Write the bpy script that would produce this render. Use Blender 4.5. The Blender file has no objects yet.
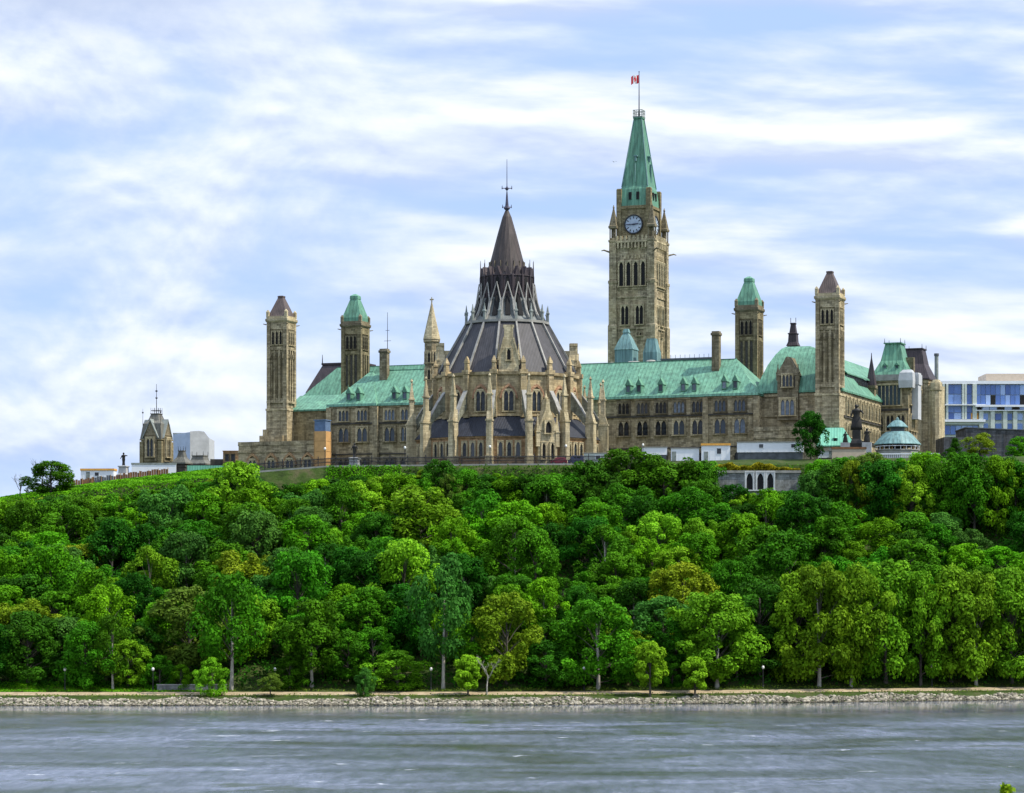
# A parliament hill above a river: Gothic stone buildings with copper roofs over a wooded slope.
import bpy, bmesh, math, random
import numpy as np
from mathutils import Vector, Matrix
random.seed(7)
PI = math.pi
R = math.radians
scene = bpy.context.scene
COL = scene.collection

# ------------------------------------------------------------------ frames
F = 2600.0                       # focal length in pixels
EYE = 19.5                       # camera height above the river, metres
HORIZON = 590.0
TH = R(21.0)                     # the building axis is turned 21 degrees from the view
CS, SN = math.cos(TH), math.sin(TH)
CX, CY = -1.1, 565.0             # centre of the round library

def W(u, v):                     # building frame -> world
    return (CX + u*CS + v*SN, CY - u*SN + v*CS)
def UX(px, v):                   # u of the point of line v seen at picture column px
    k = (px - 512.0)/F
    return (k*(CY + v*CS) - CX - v*SN)/(CS + k*SN)
def YV(u, v): return CY - u*SN + v*CS
def ZP(py, Y): return EYE + (HORIZON - py)*Y/F
def XP(px, Y): return (px - 512.0)*Y/F
def PX(X, Y): return 512.0 + F*X/Y
def PY(Z, Y): return HORIZON - F*(Z - EYE)/Y

def interp(x, xs, ys):
    return float(np.interp(x, xs, ys))
def smooth(a, b, x):
    t = min(1.0, max(0.0, (x - a)/(b - a)))
    return t*t*(3 - 2*t)

# ------------------------------------------------------------------ mesh builder
class MB:
    def __init__(self, off=(0, 0, 0)):
        self.v = []; self.f = []; self.m = []
        self.off = Vector(off); self.X = Matrix.Identity(4); self.mi = 0
    def add(self, vs, fs, mi=None):
        b = len(self.v)
        for p in vs:
            self.v.append(self.X @ Vector(p) - self.off)
        for f in fs:
            self.f.append([i + b for i in f]); self.m.append(self.mi if mi is None else mi)
    def box(self, x0, x1, y0, y1, z0, z1, mi=None):
        self.add([(x0,y0,z0),(x1,y0,z0),(x1,y1,z0),(x0,y1,z0),(x0,y0,z1),(x1,y0,z1),(x1,y1,z1),(x0,y1,z1)],
                 [(0,3,2,1),(4,5,6,7),(0,1,5,4),(1,2,6,5),(2,3,7,6),(3,0,4,7)], mi)
    def cbox(self, x, y, z0, z1, sx, sy, mi=None):
        self.box(x-sx/2, x+sx/2, y-sy/2, y+sy/2, z0, z1, mi)
    def loft(self, rings, mi=None, cap0=True, cap1=True):
        n = len(rings[0]); vs = []; fs = []
        for r in rings: vs += list(r)
        for k in range(len(rings)-1):
            for i in range(n):
                j = (i+1) % n
                fs.append((k*n+i, k*n+j, (k+1)*n+j, (k+1)*n+i))
        if cap0: fs.append(tuple(range(n-1, -1, -1)))
        if cap1: fs.append(tuple((len(rings)-1)*n + i for i in range(n)))
        self.add(vs, fs, mi)
    def ngon(self, n, prof, x=0, y=0, ph=0.0, mi=None):
        """prof: list of (radius, z); ph: angle of the first corner from the front (-y) towards +x"""
        rings = [[(x + r*math.sin(ph + 2*PI*i/n), y - r*math.cos(ph + 2*PI*i/n), z) for i in range(n)] for r, z in prof]
        self.loft(rings, mi)
    def sq(self, prof, x=0, y=0, mi=None):
        self.loft([[(x-h,y-h,z),(x+h,y-h,z),(x+h,y+h,z),(x-h,y+h,z)] for h, z in prof], mi)
    def rect(self, prof, mi=None):
        """prof: list of (x0,x1,y0,y1,z)"""
        self.loft([[(a,c,z),(b,c,z),(b,d,z),(a,d,z)] for a, b, c, d, z in prof], mi)
    def prism(self, poly, y0, y1, mi=None):
        """poly in (x,z), extruded along y"""
        self.loft([[(x, y0, z) for x, z in poly], [(x, y1, z) for x, z in poly]], mi)
    def prismx(self, poly, x0, x1, mi=None):
        """poly in (y,z), extruded along x"""
        self.loft([[(x0, y, z) for y, z in poly], [(x1, y, z) for y, z in poly]], mi)
    def tube(self, p0, p1, r0, r1=None, n=6, mi=None):
        r1 = r0 if r1 is None else r1
        a, b = Vector(p0), Vector(p1); d = (b - a).normalized()
        s = d.cross(Vector((0, 0, 1)))
        if s.length < 1e-3: s = Vector((1, 0, 0))
        s.normalize(); t = d.cross(s)
        rings = [[tuple(c + s*(r*math.cos(2*PI*i/n)) + t*(r*math.sin(2*PI*i/n))) for i in range(n)] for c, r in ((a, r0), (b, r1))]
        self.loft(rings, mi)
    def path(self, pts, n=6, mi=None):
        """pts: list of (x,y,z,r): one continuous tapering limb"""
        rings = []
        for i, p in enumerate(pts):
            a = Vector(pts[max(0, i-1)][:3]); b = Vector(pts[min(len(pts)-1, i+1)][:3])
            d = (b - a).normalized(); s = d.cross(Vector((0, 1, 0.01)))
            if s.length < 1e-3: s = Vector((1, 0, 0))
            s.normalize(); t = d.cross(s); c = Vector(p[:3]); r = p[3]
            rings.append([tuple(c + s*(r*math.cos(2*PI*k/n)) + t*(r*math.sin(2*PI*k/n))) for k in range(n)])
        self.loft(rings, mi)
    def at(self, x=0, y=0, z=0, a=0.0, s=1.0):
        """place the following pieces: rotated by a about z (outward -y turns towards +x)"""
        self.X = Matrix.Translation((x, y, z)) @ Matrix.Rotation(a, 4, 'Z') @ Matrix.Scale(s, 4); return self
    def build(self, name, mats, parent=None, fix=True, smoothed=False):
        me = bpy.data.meshes.new(name)
        me.from_pydata([tuple(p) for p in self.v], [], self.f)
        mats = mats if isinstance(mats, (list, tuple)) else [mats]
        for m in mats: me.materials.append(m)
        if len(mats) > 1: me.polygons.foreach_set('material_index', self.m)
        if fix:
            bm = bmesh.new(); bm.from_mesh(me)
            bmesh.ops.recalc_face_normals(bm, faces=bm.faces); bm.to_mesh(me); bm.free()
        if smoothed: me.polygons.foreach_set('use_smooth', [True]*len(me.polygons))
        me.update()
        return link(name, me, parent)

def link(name, me, parent=None):
    o = bpy.data.objects.new(name, me); COL.objects.link(o)
    if parent is not None: o.parent = parent
    return o
def tag(o, label=None, cat=None, group=None, kind=None):
    if label: o['label'] = label
    if cat: o['category'] = cat
    if group: o['group'] = group
    if kind: o['kind'] = kind
    return o
def thing(name, label, cat, loc, rotz=0.0, group=None):
    o = bpy.data.objects.new(name, None); COL.objects.link(o)
    o.location = loc; o.rotation_euler = (0, 0, rotz); o.empty_display_size = 1.0
    return tag(o, label, cat, group)
def dup(root, loc=None, rotz=None, label=None, scale=None):
    kids = {}
    for o in COL.objects:
        if o.parent: kids.setdefault(o.parent.name, []).append(o)
    def rec(o, parent):
        c = o.copy(); COL.objects.link(c); c.parent = parent
        for ch in kids.get(o.name, []): rec(ch, c)
        return c
    r = rec(root, None)
    if loc is not None: r.location = loc
    if rotz is not None: r.rotation_euler = (0, 0, rotz)
    if label: r['label'] = label
    if scale is not None: r.scale = scale
    return r

# ------------------------------------------------------------------ materials
class NT:
    def __init__(self, name):
        self.mat = bpy.data.materials.new(name); self.mat.use_nodes = True
        self.t = self.mat.node_tree; self.t.nodes.clear()
        self.out = self.n('ShaderNodeOutputMaterial')
    def n(self, ty, **kw):
        nd = self.t.nodes.new(ty)
        for k, v in kw.items(): setattr(nd, k, v)
        return nd
    def l(self, a, b): self.t.links.new(a, b)
    def math(self, op, a, b=None, c=None):
        nd = self.n('ShaderNodeMath', operation=op)
        for i, x in enumerate((a, b, c)):
            if x is None: continue
            if isinstance(x, (int, float)): nd.inputs[i].default_value = x
            else: self.l(x, nd.inputs[i])
        return nd.outputs[0]
    def coord(self, kind='Object'):
        return self.n('ShaderNodeTexCoord').outputs[kind]
    def along(self, sep):
        """the horizontal coordinate along a wall or roof slope, whichever way it faces"""
        nn = self.n('ShaderNodeSeparateXYZ'); self.l(self.coord('Normal'), nn.inputs[0])
        side = self.math('GREATER_THAN', self.math('ABSOLUTE', nn.outputs[0]), self.math('ABSOLUTE', nn.outputs[1]))
        return self.math('ADD', self.math('MULTIPLY', sep.outputs[0], self.math('SUBTRACT', 1.0, side)), self.math('MULTIPLY', sep.outputs[1], side))
    def mapping(self, vec, scale=(1,1,1), rot=(0,0,0), loc=(0,0,0)):
        m = self.n('ShaderNodeMapping'); self.l(vec, m.inputs[0])
        m.inputs['Scale'].default_value = scale; m.inputs['Rotation'].default_value = rot; m.inputs['Location'].default_value = loc
        return m.outputs[0]
    def noise(self, vec, scale, detail=4, rough=0.55, dist=0.0):
        nd = self.n('ShaderNodeTexNoise'); self.l(vec, nd.inputs['Vector'])
        nd.inputs['Scale'].default_value = scale; nd.inputs['Detail'].default_value = detail
        nd.inputs['Roughness'].default_value = rough; nd.inputs['Distortion'].default_value = dist
        return nd.outputs['Fac']
    def ramp(self, fac, stops):
        nd = self.n('ShaderNodeValToRGB'); self.l(fac, nd.inputs[0]); e = nd.color_ramp.elements
        while len(e) < len(stops): e.new(0.5)
        for el, (p, c) in zip(e, stops):
            el.position = p; el.color = (*c, 1) if len(c) == 3 else c
        return nd.outputs[0]
    def mix(self, fac, a, b, mode='MIX'):
        nd = self.n('ShaderNodeMix', data_type='RGBA', blend_type=mode)
        for i, x in ((0, fac), (6, a), (7, b)):
            if isinstance(x, (int, float)): nd.inputs[i].default_value = x
            elif isinstance(x, tuple): nd.inputs[i].default_value = (*x, 1)
            else: self.l(x, nd.inputs[i])
        return nd.outputs[2]
    def bump(self, h, strength=0.3, dist=0.05):
        nd = self.n('ShaderNodeBump'); self.l(h, nd.inputs['Height'])
        nd.inputs['Strength'].default_value = strength; nd.inputs['Distance'].default_value = dist
        return nd.outputs[0]
    def bsdf(self, col, rough=0.8, metal=0.0, spec=0.3, normal=None):
        p = self.n('ShaderNodeBsdfPrincipled')
        if isinstance(col, tuple): p.inputs['Base Color'].default_value = (*col, 1)
        else: self.l(col, p.inputs['Base Color'])
        if isinstance(rough, (int, float)): p.inputs['Roughness'].default_value = rough
        else: self.l(rough, p.inputs['Roughness'])
        p.inputs['Metallic'].default_value = metal; p.inputs['Specular IOR Level'].default_value = spec
        if normal is not None: self.l(normal, p.inputs['Normal'])
        self.l(p.outputs[0], self.out.inputs[0]); return p

def mul(c, k): return tuple(x*k for x in c)

def stone_mat(name, base, vary=0.45, course=0.45):
    t = NT(name); co = t.coord()
    sep = t.n('ShaderNodeSeparateXYZ'); t.l(co, sep.inputs[0])
    comb = t.n('ShaderNodeCombineXYZ')
    t.l(t.along(sep), comb.inputs[0]); t.l(sep.outputs[2], comb.inputs[1])
    br = t.n('ShaderNodeTexBrick'); t.l(comb.outputs[0], br.inputs['Vector'])
    br.inputs['Scale'].default_value = 1.0; br.inputs['Brick Width'].default_value = 1.1; br.inputs['Row Height'].default_value = course
    br.inputs['Mortar Size'].default_value = 0.02; br.inputs['Bias'].default_value = 0.0
    br.inputs['Color1'].default_value = (*mul(base, 1-vary*0.75), 1); br.inputs['Color2'].default_value = (*mul(base, 1+vary*0.85), 1)
    br.inputs['Mortar'].default_value = (*mul(base, 0.6), 1)
    big = t.noise(co, 0.22, 5, 0.65)
    c = t.mix(t.ramp(big, [(0.36, (0,0,0)), (0.66, (1,1,1))]), br.outputs[0], (base[0]*1.12, base[1]*1.02, base[2]*0.8), 'MIX')
    c = t.mix(0.5, br.outputs[0], c)
    soot = t.ramp(t.noise(t.mapping(co, (1.0, 1.0, 0.16)), 0.9, 5, 0.7), [(0.42, (1.08,1.08,1.06)), (0.70, (0.36, 0.35, 0.33))])
    c = t.mix(0.85, c, soot, 'MULTIPLY')
    fine = t.noise(co, 2.6, 3, 0.6)
    c = t.mix(0.5, c, t.ramp(fine, [(0.3, (0.5,0.5,0.5)), (0.7, (1.3,1.3,1.28))]), 'MULTIPLY')
    t.bsdf(c, 0.92, 0, 0.15, t.bump(t.mix(0.5, br.outputs[1], fine), 0.5, 0.06)); return t.mat

def roof_mat(name, base, seam=0.9, streak=0.45, rough=0.6):
    t = NT(name); co = t.coord()
    sep = t.n('ShaderNodeSeparateXYZ'); t.l(co, sep.inputs[0])
    w = t.math('SINE', t.math('MULTIPLY', t.along(sep), 2*PI/seam))
    st = t.noise(t.mapping(co, (1.2, 1.2, 0.12)), 1.0, 5, 0.65)
    big = t.noise(co, 0.18, 4, 0.6)
    c = t.ramp(st, [(0.3, mul(base, 1-streak)), (0.5, base), (0.72, mul(base, 1+streak))])
    c = t.mix(0.6, c, t.ramp(big, [(0.34, (0.72,0.80,0.83)), (0.66, (1.12,1.09,1.05))]), 'MULTIPLY')
    c = t.mix(0.5, c, t.ramp(t.math('MULTIPLY_ADD', w, 0.5, 0.5), [(0.72, (1,1,1)), (0.97, (0.45,0.5,0.5))]), 'MULTIPLY')
    t.bsdf(c, rough, 0, 0.3, t.bump(w, 0.25, 0.05)); return t.mat

def plain_mat(name, base, rough=0.6, vary=0.15, scale=1.2, metal=0.0, spec=0.3):
    t = NT(name); co = t.coord()
    c = t.ramp(t.noise(co, scale, 5, 0.6), [(0.3, mul(base, 1-vary)), (0.7, mul(base, 1+vary))])
    t.bsdf(c, rough, metal, spec); return t.mat

def glass_mat(name, base, rough=0.12, vary=0.5):
    t = NT(name); oi = t.n('ShaderNodeObjectInfo')
    c = t.ramp(oi.outputs['Random'], [(0.0, mul(base, 1-vary)), (0.55, base), (0.78, mul(base, 1+vary)), (0.95, tuple(x*2.2 + .05 for x in base))])
    c = t.mix(t.ramp(t.noise(t.coord(), 1.1, 2), [(0.4, (0,0,0)), (0.6, (1,1,1))]), c, t.mix(0.5, c, (0.05, 0.06, 0.07)))
    t.bsdf(c, rough, 0, 0.3); return t.mat

M = {}
M['stone'] = stone_mat('tan_sandstone', (0.322, 0.276, 0.188), 0.6)
M['stone_light'] = stone_mat('pale_dressed_stone', (0.45, 0.39, 0.265), 0.3)
M['stone_dark'] = stone_mat('weathered_stone', (0.19, 0.165, 0.115), 0.5)
M['stone_grey'] = stone_mat('grey_limestone', (0.22, 0.23, 0.24), 0.4)
M['stone_red'] = stone_mat('red_sandstone', (0.36, 0.215, 0.14), 0.35)
M['soot'] = plain_mat('blackened_stone', (0.055, 0.05, 0.043), 0.9, 0.4)
M['copper'] = roof_mat('green_copper', (0.106, 0.245, 0.166))
M['copper_pale'] = roof_mat('pale_green_copper', (0.19, 0.39, 0.29))
M['copper_mint'] = roof_mat('mint_green_sheet', (0.17, 0.45, 0.32), 0.6, 0.15)
M['copper_blue'] = roof_mat('blue_green_copper', (0.13, 0.235, 0.235))
M['slate'] = roof_mat('dark_slate', (0.045, 0.043, 0.049), 0.5, 0.35)
M['slate_blue'] = roof_mat('blue_black_slate', (0.020, 0.023, 0.034), 0.5, 0.35)
M['slate_brown'] = roof_mat('brown_slate', (0.105, 0.076, 0.068), 0.45, 0.35)
M['slate_purple'] = roof_mat('purple_slate', (0.050, 0.037, 0.042), 0.45, 0.35)
M['slate_grey'] = roof_mat('grey_slate', (0.14, 0.135, 0.115), 0.45, 0.4)
M['spire'] = roof_mat('brown_copper_spire', (0.050, 0.039, 0.037), 0.8, 0.45)
M['lead'] = plain_mat('pale_lead', (0.25, 0.245, 0.225), 0.7, 0.3, 0.8)
M['lead_grey'] = plain_mat('grey_lead', (0.21, 0.235, 0.22), 0.7, 0.35, 0.8)
M['iron'] = plain_mat('black_iron', (0.022, 0.023, 0.027), 0.6, 0.3)
M['iron_blue'] = plain_mat('blue_iron', (0.05, 0.05, 0.085), 0.6, 0.3)
M['glass'] = glass_mat('dark_window_glass', (0.012, 0.014, 0.018))
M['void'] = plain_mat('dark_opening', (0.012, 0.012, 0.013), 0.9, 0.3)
M['glass_pale'] = glass_mat('pale_window_glass', (0.06, 0.078, 0.105), 0.1, 0.4)
def curtain_glass():
    t = NT('blue_curtain_glass'); oi = t.n('ShaderNodeObjectInfo'); t.bsdf(t.ramp(oi.outputs['Random'], [(0, (.05, .11, .33)), (.6, (.11, .21, .50)), (.9, (.30, .42, .68))]), .08, 0, .5); return t.mat
M['glass_blue'] = curtain_glass()
M['white'] = plain_mat('white_paint', (0.72, 0.74, 0.78), 0.5, 0.06, 0.5)
M['white_clad'] = plain_mat('pale_cladding', (0.50, 0.55, 0.50), 0.6, 0.12)
M['tarp'] = plain_mat('white_tarpaulin', (0.42, 0.43, 0.44), 0.5, 0.16, 0.6)
M['tarp_blue'] = plain_mat('blue_grey_tarpaulin', (0.40, 0.47, 0.60), 0.6, 0.15, 0.4)
M['ply'] = plain_mat('plywood', (0.52, 0.30, 0.12), 0.8, 0.2, 0.7)
M['orange'] = plain_mat('orange_fascia', (0.65, 0.33, 0.07), 0.7, 0.2, 0.8)
M['concrete'] = plain_mat('concrete', (0.27, 0.27, 0.255), 0.9, 0.25, 0.7)
M['dgrey'] = plain_mat('dark_grey_panel', (0.085, 0.095, 0.105), 0.7, 0.35, 0.9)
M['darkwall'] = stone_mat('charcoal_masonry', (0.085, 0.09, 0.105), 0.4)
M['beige'] = plain_mat('beige_precast', (0.42, 0.35, 0.27), 0.8, 0.1)
M['brownfence'] = plain_mat('rust_brown_boards', (0.17, 0.085, 0.04), 0.85, 0.5, 0.9)
M['bronze'] = plain_mat('dark_bronze', (0.025, 0.024, 0.022), 0.5, 0.4, 1.0, 0.4)
M['granite'] = plain_mat('pale_granite', (0.36, 0.36, 0.36), 0.8, 0.2)
M['bark'] = plain_mat('grey_bark', (0.085, 0.075, 0.06), 0.95, 0.4, 2.0)
M['bark_pale'] = plain_mat('pale_bark', (0.36, 0.34, 0.29), 0.95, 0.3, 2.0)
M['car_red'] = plain_mat('maroon_car_paint', (0.22, 0.02, 0.04), 0.25, 0.1, 1, 0.2, 0.6)
M['car_navy'] = plain_mat('navy_car_paint', (0.04, 0.05, 0.12), 0.25, 0.1, 1, 0.2, 0.6)
M['rubber'] = plain_mat('black_rubber', (0.02, 0.02, 0.02), 0.9, 0.2)
M['lampglobe'] = plain_mat('white_glass_globe', (0.62, 0.62, 0.60), 0.3, 0.02)
M['flagred'] = plain_mat('red_cloth', (0.70, 0.03, 0.04), 0.8, 0.05)
M['flagwhite'] = plain_mat('white_cloth', (0.85, 0.85, 0.85), 0.8, 0.03)
M['white_stone'] = plain_mat('white_dressed_stone', (.46, .47, .48), .8, .12)
M['timber'] = plain_mat('tan_timber', (0.35, 0.22, 0.10), 0.85, 0.3)

def leaf_mat(name, dark, light, hue=0.0):
    t = NT(name); at = t.n('ShaderNodeAttribute', attribute_name='tone')
    oi = t.n('ShaderNodeObjectInfo')
    c = t.ramp(at.outputs['Fac'], [(0.05, dark), (0.95, light)])
    hsv = t.n('ShaderNodeHueSaturation'); t.l(c, hsv.inputs['Color'])
    t.l(t.math('MULTIPLY_ADD', oi.outputs['Random'], 0.026, 0.484), hsv.inputs['Hue'])
    r2 = t.math('FRACT', t.math('MULTIPLY', oi.outputs['Random'], 7.31))
    t.l(t.math('MULTIPLY_ADD', r2, 0.5, 0.82), hsv.inputs['Value'])
    p = t.bsdf(hsv.outputs[0], 0.7, 0, 0.06)
    tr = t.n('ShaderNodeBsdfTranslucent'); t.l(hsv.outputs[0], tr.inputs[0])
    mx = t.n('ShaderNodeMixShader'); mx.inputs[0].default_value = 0.28
    t.l(p.outputs[0], mx.inputs[1]); t.l(tr.outputs[0], mx.inputs[2]); t.l(mx.outputs[0], t.out.inputs[0])
    return t.mat
LEAF = {
    'dark':   leaf_mat('dark_green_leaves',   (0.009, 0.046, 0.002), (0.034, 0.150, 0.006)),
    'mid':    leaf_mat('mid_green_leaves',    (0.018, 0.080, 0.002), (0.062, 0.240, 0.006)),
    'bright': leaf_mat('bright_green_leaves', (0.036, 0.135, 0.002), (0.120, 0.350, 0.006)),
    'yellow': leaf_mat('yellow_green_leaves', (0.075, 0.140, 0.004), (0.215, 0.310, 0.012)),
    'grey':   leaf_mat('grey_green_leaves',   (0.022, 0.082, 0.010), (0.072, 0.215, 0.026)),
    'olive':  leaf_mat('olive_leaves',        (0.044, 0.094, 0.008), (0.135, 0.235, 0.024)),
}
# ------------------------------------------------------------------ windows and other repeated parts
def arch_pts(w, zs, a, n=5):
    """pointed arch from left springing over the apex to the right one"""
    L = []
    for i in range(n+1):
        x = -w/2 + (w/2)*i/n
        L.append((x, zs + a/0.866*math.sqrt(max(0.0, 1 - (0.5 + abs(x)/w)**2))))
    return L + [(-x, z) for x, z in reversed(L[:-1])]

def add_lancet_plate(mb, xc, w, h, border, top, depth, arch=True, mi=0):
    """stone plate (outward -y) round one pointed opening"""
    a = min(w*0.95, h*0.5) if arch else 0.0
    x0, x1 = xc - w/2 - border, xc + w/2 + border
    mb.box(x0, xc - w/2, -depth, 0, 0, h + top, mi)
    mb.box(xc + w/2, x1, -depth, 0, 0, h + top, mi)
    if arch:
        pts = [(xc + x, z) for x, z in arch_pts(w, h - a, a, 4)]
        poly = [(xc - w/2, h + top)] + pts + [(xc + w/2, h + top)]
        half = len(pts)//2
        left = [(xc - w/2, h + top)] + pts[:half+1] + [(xc, h + top)]
        right = [(xc, h + top)] + pts[half:] + [(xc + w/2, h + top)]
        mb.prism(left, -depth, 0, mi); mb.prism(right, -depth, 0, mi)
    else:
        mb.box(xc - w/2, xc + w/2, -depth, 0, h, h + top, mi)

WIN = {}
def win_meshes(w, h, lights, arch, border, fm, gm, ring, depth):
    key = (w, h, lights, arch, border, fm, gm, ring, depth)
    if key in WIN: return WIN[key]
    f = MB(); g = MB(); mul_ = 0.16; lw = (w - (lights-1)*mul_)/lights
    for i in range(lights):
        xc = -w/2 + lw/2 + i*(lw + mul_)
        b = mul_/2
        add_lancet_plate(f, xc, lw, h, b - 0.002, 0.12, depth, arch)
        g.box(xc - lw/2 - 0.03, xc + lw/2 + 0.03, -0.06, -0.01, 0.02, h + 0.02)
    if border > 0:
        f.box(-w/2 - border - mul_/2, -w/2 - mul_/2, -depth - 0.06, 0, -0.05, h + 0.12)
        f.box(w/2 + mul_/2, w/2 + border + mul_/2, -depth - 0.06, 0, -0.05, h + 0.12)
        f.box(-w/2 - border - mul_/2, w/2 + border + mul_/2, -depth - 0.08, 0, h + 0.125, h + 0.125 + border)
    f.box(-w/2 - border - 0.2, w/2 + border + 0.2, -depth - 0.14, 0, -0.3, -0.055)      # sill
    mats = [M[fm]]
    if ring:
        mats.append(M[ring])
        wo, wi = w*1.0 + 1.9, w*1.0 + 1.15
        a = arch_pts(wo, h*0.62, wo*0.80, 6); b = arch_pts(wi, h*0.62, wi*0.80, 6)
        for i in range(len(a)-1):
            poly = [a[i], a[i+1], b[i+1], b[i]]
            f.prism(poly, -depth - 0.10, 0, 1)
    fo = f.build('window', mats); me = fo.data; bpy.data.objects.remove(fo)
    go = g.build('pane', [M[gm]]); mg = go.data; bpy.data.objects.remove(go)
    WIN[key] = (me, mg); return WIN[key]

def window(parent, x, y, z, a, w, h, lights=2, arch=True, border=0.22, fm='stone_light', gm='glass', ring=None, depth=0.34, name='window'):
    me, mg = win_meshes(round(w, 2), round(h, 2), lights, arch, border, fm, gm, ring, depth)
    o = link(name, me, parent); o.location = (x, y, z); o.rotation_euler = (0, 0, a)
    p = link('pane', mg, o)
    return o

def add_pinnacle(mb, x, y, z0, z1, s, mi=0):
    """square shaft, cap and slender spire with a knob"""
    zs = z0 + (z1 - z0)*0.42
    mb.sq([(s, z0), (s, zs), (s*1.3, zs + 0.05), (s*1.3, zs + 0.28), (s*0.85, zs + 0.3), (s*0.16, z1 - 0.35)], x, y, mi)
    mb.ngon(6, [(0.05, z1 - 0.5), (s*0.42, z1 - 0.25), (0.05, z1)], x, y, 0, mi)

def dormer(parent, x, y, z, a, w=1.15, h=1.7, deep=1.6, mat='copper', tip=1.5):
    """small gabled copper dormer; its front stands at (x,y), outward -y"""
    d = MB()
    d.box(-w/2, -w/2 + 0.16, 0, deep, 0, h); d.box(w/2 - 0.16, w/2, 0, deep, 0, h)
    d.box(-w/2 + 0.16, w/2 - 0.16, 0, deep, -0.05, 0.2)
    e = w/2 + 0.18
    d.loft([[(-e, -0.15, h), (e, -0.15, h), (0, -0.15, h + tip)], [(-e, deep + 0.6, h), (e, deep + 0.6, h), (0, deep + 0.6, h + tip)]])
    d.tube((0, -0.1, h + tip - 0.1), (0, -0.1, h + tip + 0.5), 0.07)
    o = d.build('dormer', M[mat], parent); o.location = (x, y, z); o.rotation_euler = (0, 0, a)
    p = MB(); p.box(-w/2 + 0.16, w/2 - 0.16, 0.12, 0.18, 0.2, h); q = p.build('pane', M['glass_pale'], o)
    return o

# ------------------------------------------------------------------ the four ventilation towers
def make_stone_tower(kind):
    t = thing('stone_tower', 'x', 'tower', (0, 0, 0), -TH, 'slender square stone towers of the parliament building')
    H = 2.6; zb = 0.0
    b = MB()
    b.sq([(H + 0.12, -1), (H + 0.12, 17.2), (H + 0.02, 17.4)])
    b.sq([(H - 0.3, 17.0), (H - 0.3, 38.6)])
    b.sq([(H + 0.08, 19.0), (H + 0.08, 19.5)])
    for sx in (-1, 1):
        for sy in (-1, 1):
            b.cbox(sx*(H - 0.42), sy*(H - 0.42), 17.3, 38.2, 0.92, 0.92)
            b.cbox(sx*(H - 0.42), sy*(H - 0.42), -1, 12.0, 1.25, 1.25)
    for a in range(4):
        b.at(0, 0, 0, a*PI/2)
        for x in (-0.62, 0.62):
            b.box(x - 0.19, x + 0.19, -H - 0.0, -H + 0.6, 19.5, 32.0)
        b.box(-1.7, 1.7, -H + 0.06, -H + 0.5, 31.6, 32.4)
        b.box(-1.69, 1.69, -H + 0.06, -H + 0.5, 36.6, 38.2)
        for x in (-1.7, -0.6, 0.6, 1.7): b.box(x - 0.14, x + 0.14, -H - 0.2, -H + 0.3, 29.6, 30.6) if kind == 0 else None
    b.at()
    w = b.build('shaft', M['stone'] if kind == 0 else M['stone_dark2'], t)
    c = MB()
    c.sq([(H + 0.02, 38.2), (H + 0.3, 38.6), (H + 0.3, 39.1), (H + 0.1, 39.12), (H + 0.1, 39.7)])
    for sx in (-1, 1):
        for sy in (-1, 1):
            c.sq([(0.34, 39.5), (0.34, 40.7), (0.38, 40.72), (0.06, 41.3)], sx*(H - 0.2), sy*(H - 0.2))
    c.build('cornice', M['stone_light'] if kind == 0 else M['stone_dark'], t)
    c = MB(); c.sq([(H + 0.25, 17.2), (H + 0.25, 17.7)]); c.build('belt_course', M['stone_light'] if kind == 0 else M['stone_dark'], t)
    for sx in (-1, 1):
        for sy in (-1, 1):
            g = MB(); p = H + 0.1
            g.tube((sx*p, sy*p, 37.7), (sx*(p + .55), sy*(p + .55), 37.85), 0.15, 0.09)
            g.build('gargoyle', M['stone_dark'], t)
    r = MB()
    if kind == 0: r.sq([(H - 0.15, 39.7), (H - 0.55, 40.6), (0.62, 44.3), (0.70, 44.35), (0.70, 44.7), (0.3, 44.8)])
    else: r.sq([(H - 0.1, 39.7), (H - 0.15, 40.6), (0.95, 45.2), (1.05, 45.25), (1.0, 46.0), (0.3, 46.5)])
    r.build('roof', M['slate_brown'] if kind == 0 else M['copper'], t)
    for a in range(4):
        ang = a*PI/2; nx, ny = math.sin(ang), -math.cos(ang); tx, ty = math.cos(ang), math.sin(ang)
        for x in (-1.02, 0, 1.02):
            window(t, nx*(H - 0.3) + tx*x, ny*(H - 0.3) + ty*x, 33.0, ang, 0.62, 3.1, 1, True, 0.08, 'stone_light' if kind == 0 else 'stone_dark', 'void', None, 0.3)
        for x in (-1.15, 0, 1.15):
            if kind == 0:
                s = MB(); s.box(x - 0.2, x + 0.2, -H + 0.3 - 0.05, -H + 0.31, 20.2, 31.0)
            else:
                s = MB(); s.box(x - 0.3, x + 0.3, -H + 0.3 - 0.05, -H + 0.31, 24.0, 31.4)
            q = s.build('slit_shade', M['stone_shade'] if kind == 0 else M['soot'], t); q.rotation_euler = (0, 0, ang)  # recess shade painted on as flat dark strips, nothing is cut in
    return t

M['stone_dark2'] = stone_mat('smoke_stained_sandstone', (0.215, 0.185, 0.115), 0.5)
M['stone_shade'] = stone_mat('shaded_sandstone', (0.13, 0.11, 0.07), 0.4)

def place_towers():
    a = make_stone_tower(0); b = make_stone_tower(1)
    def pos(px, v):
        u = UX(px, v); return (*W(u, v), 45.0)
    a.location = pos(281.5, 33); a['label'] = 'stone tower with brown pyramid roof above the low wing, leftmost of the four slender towers'
    dup(a, pos(830, 33), None, 'stone tower with brown pyramid roof rising behind the mint green shed')
    b.location = pos(355.4, 50); b['label'] = 'stone tower with green copper cap rising behind the left green roof'
    dup(b, pos(749.3, 50), None, 'stone tower with green copper cap between the right hipped roof and curved roof')
place_towers()

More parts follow.
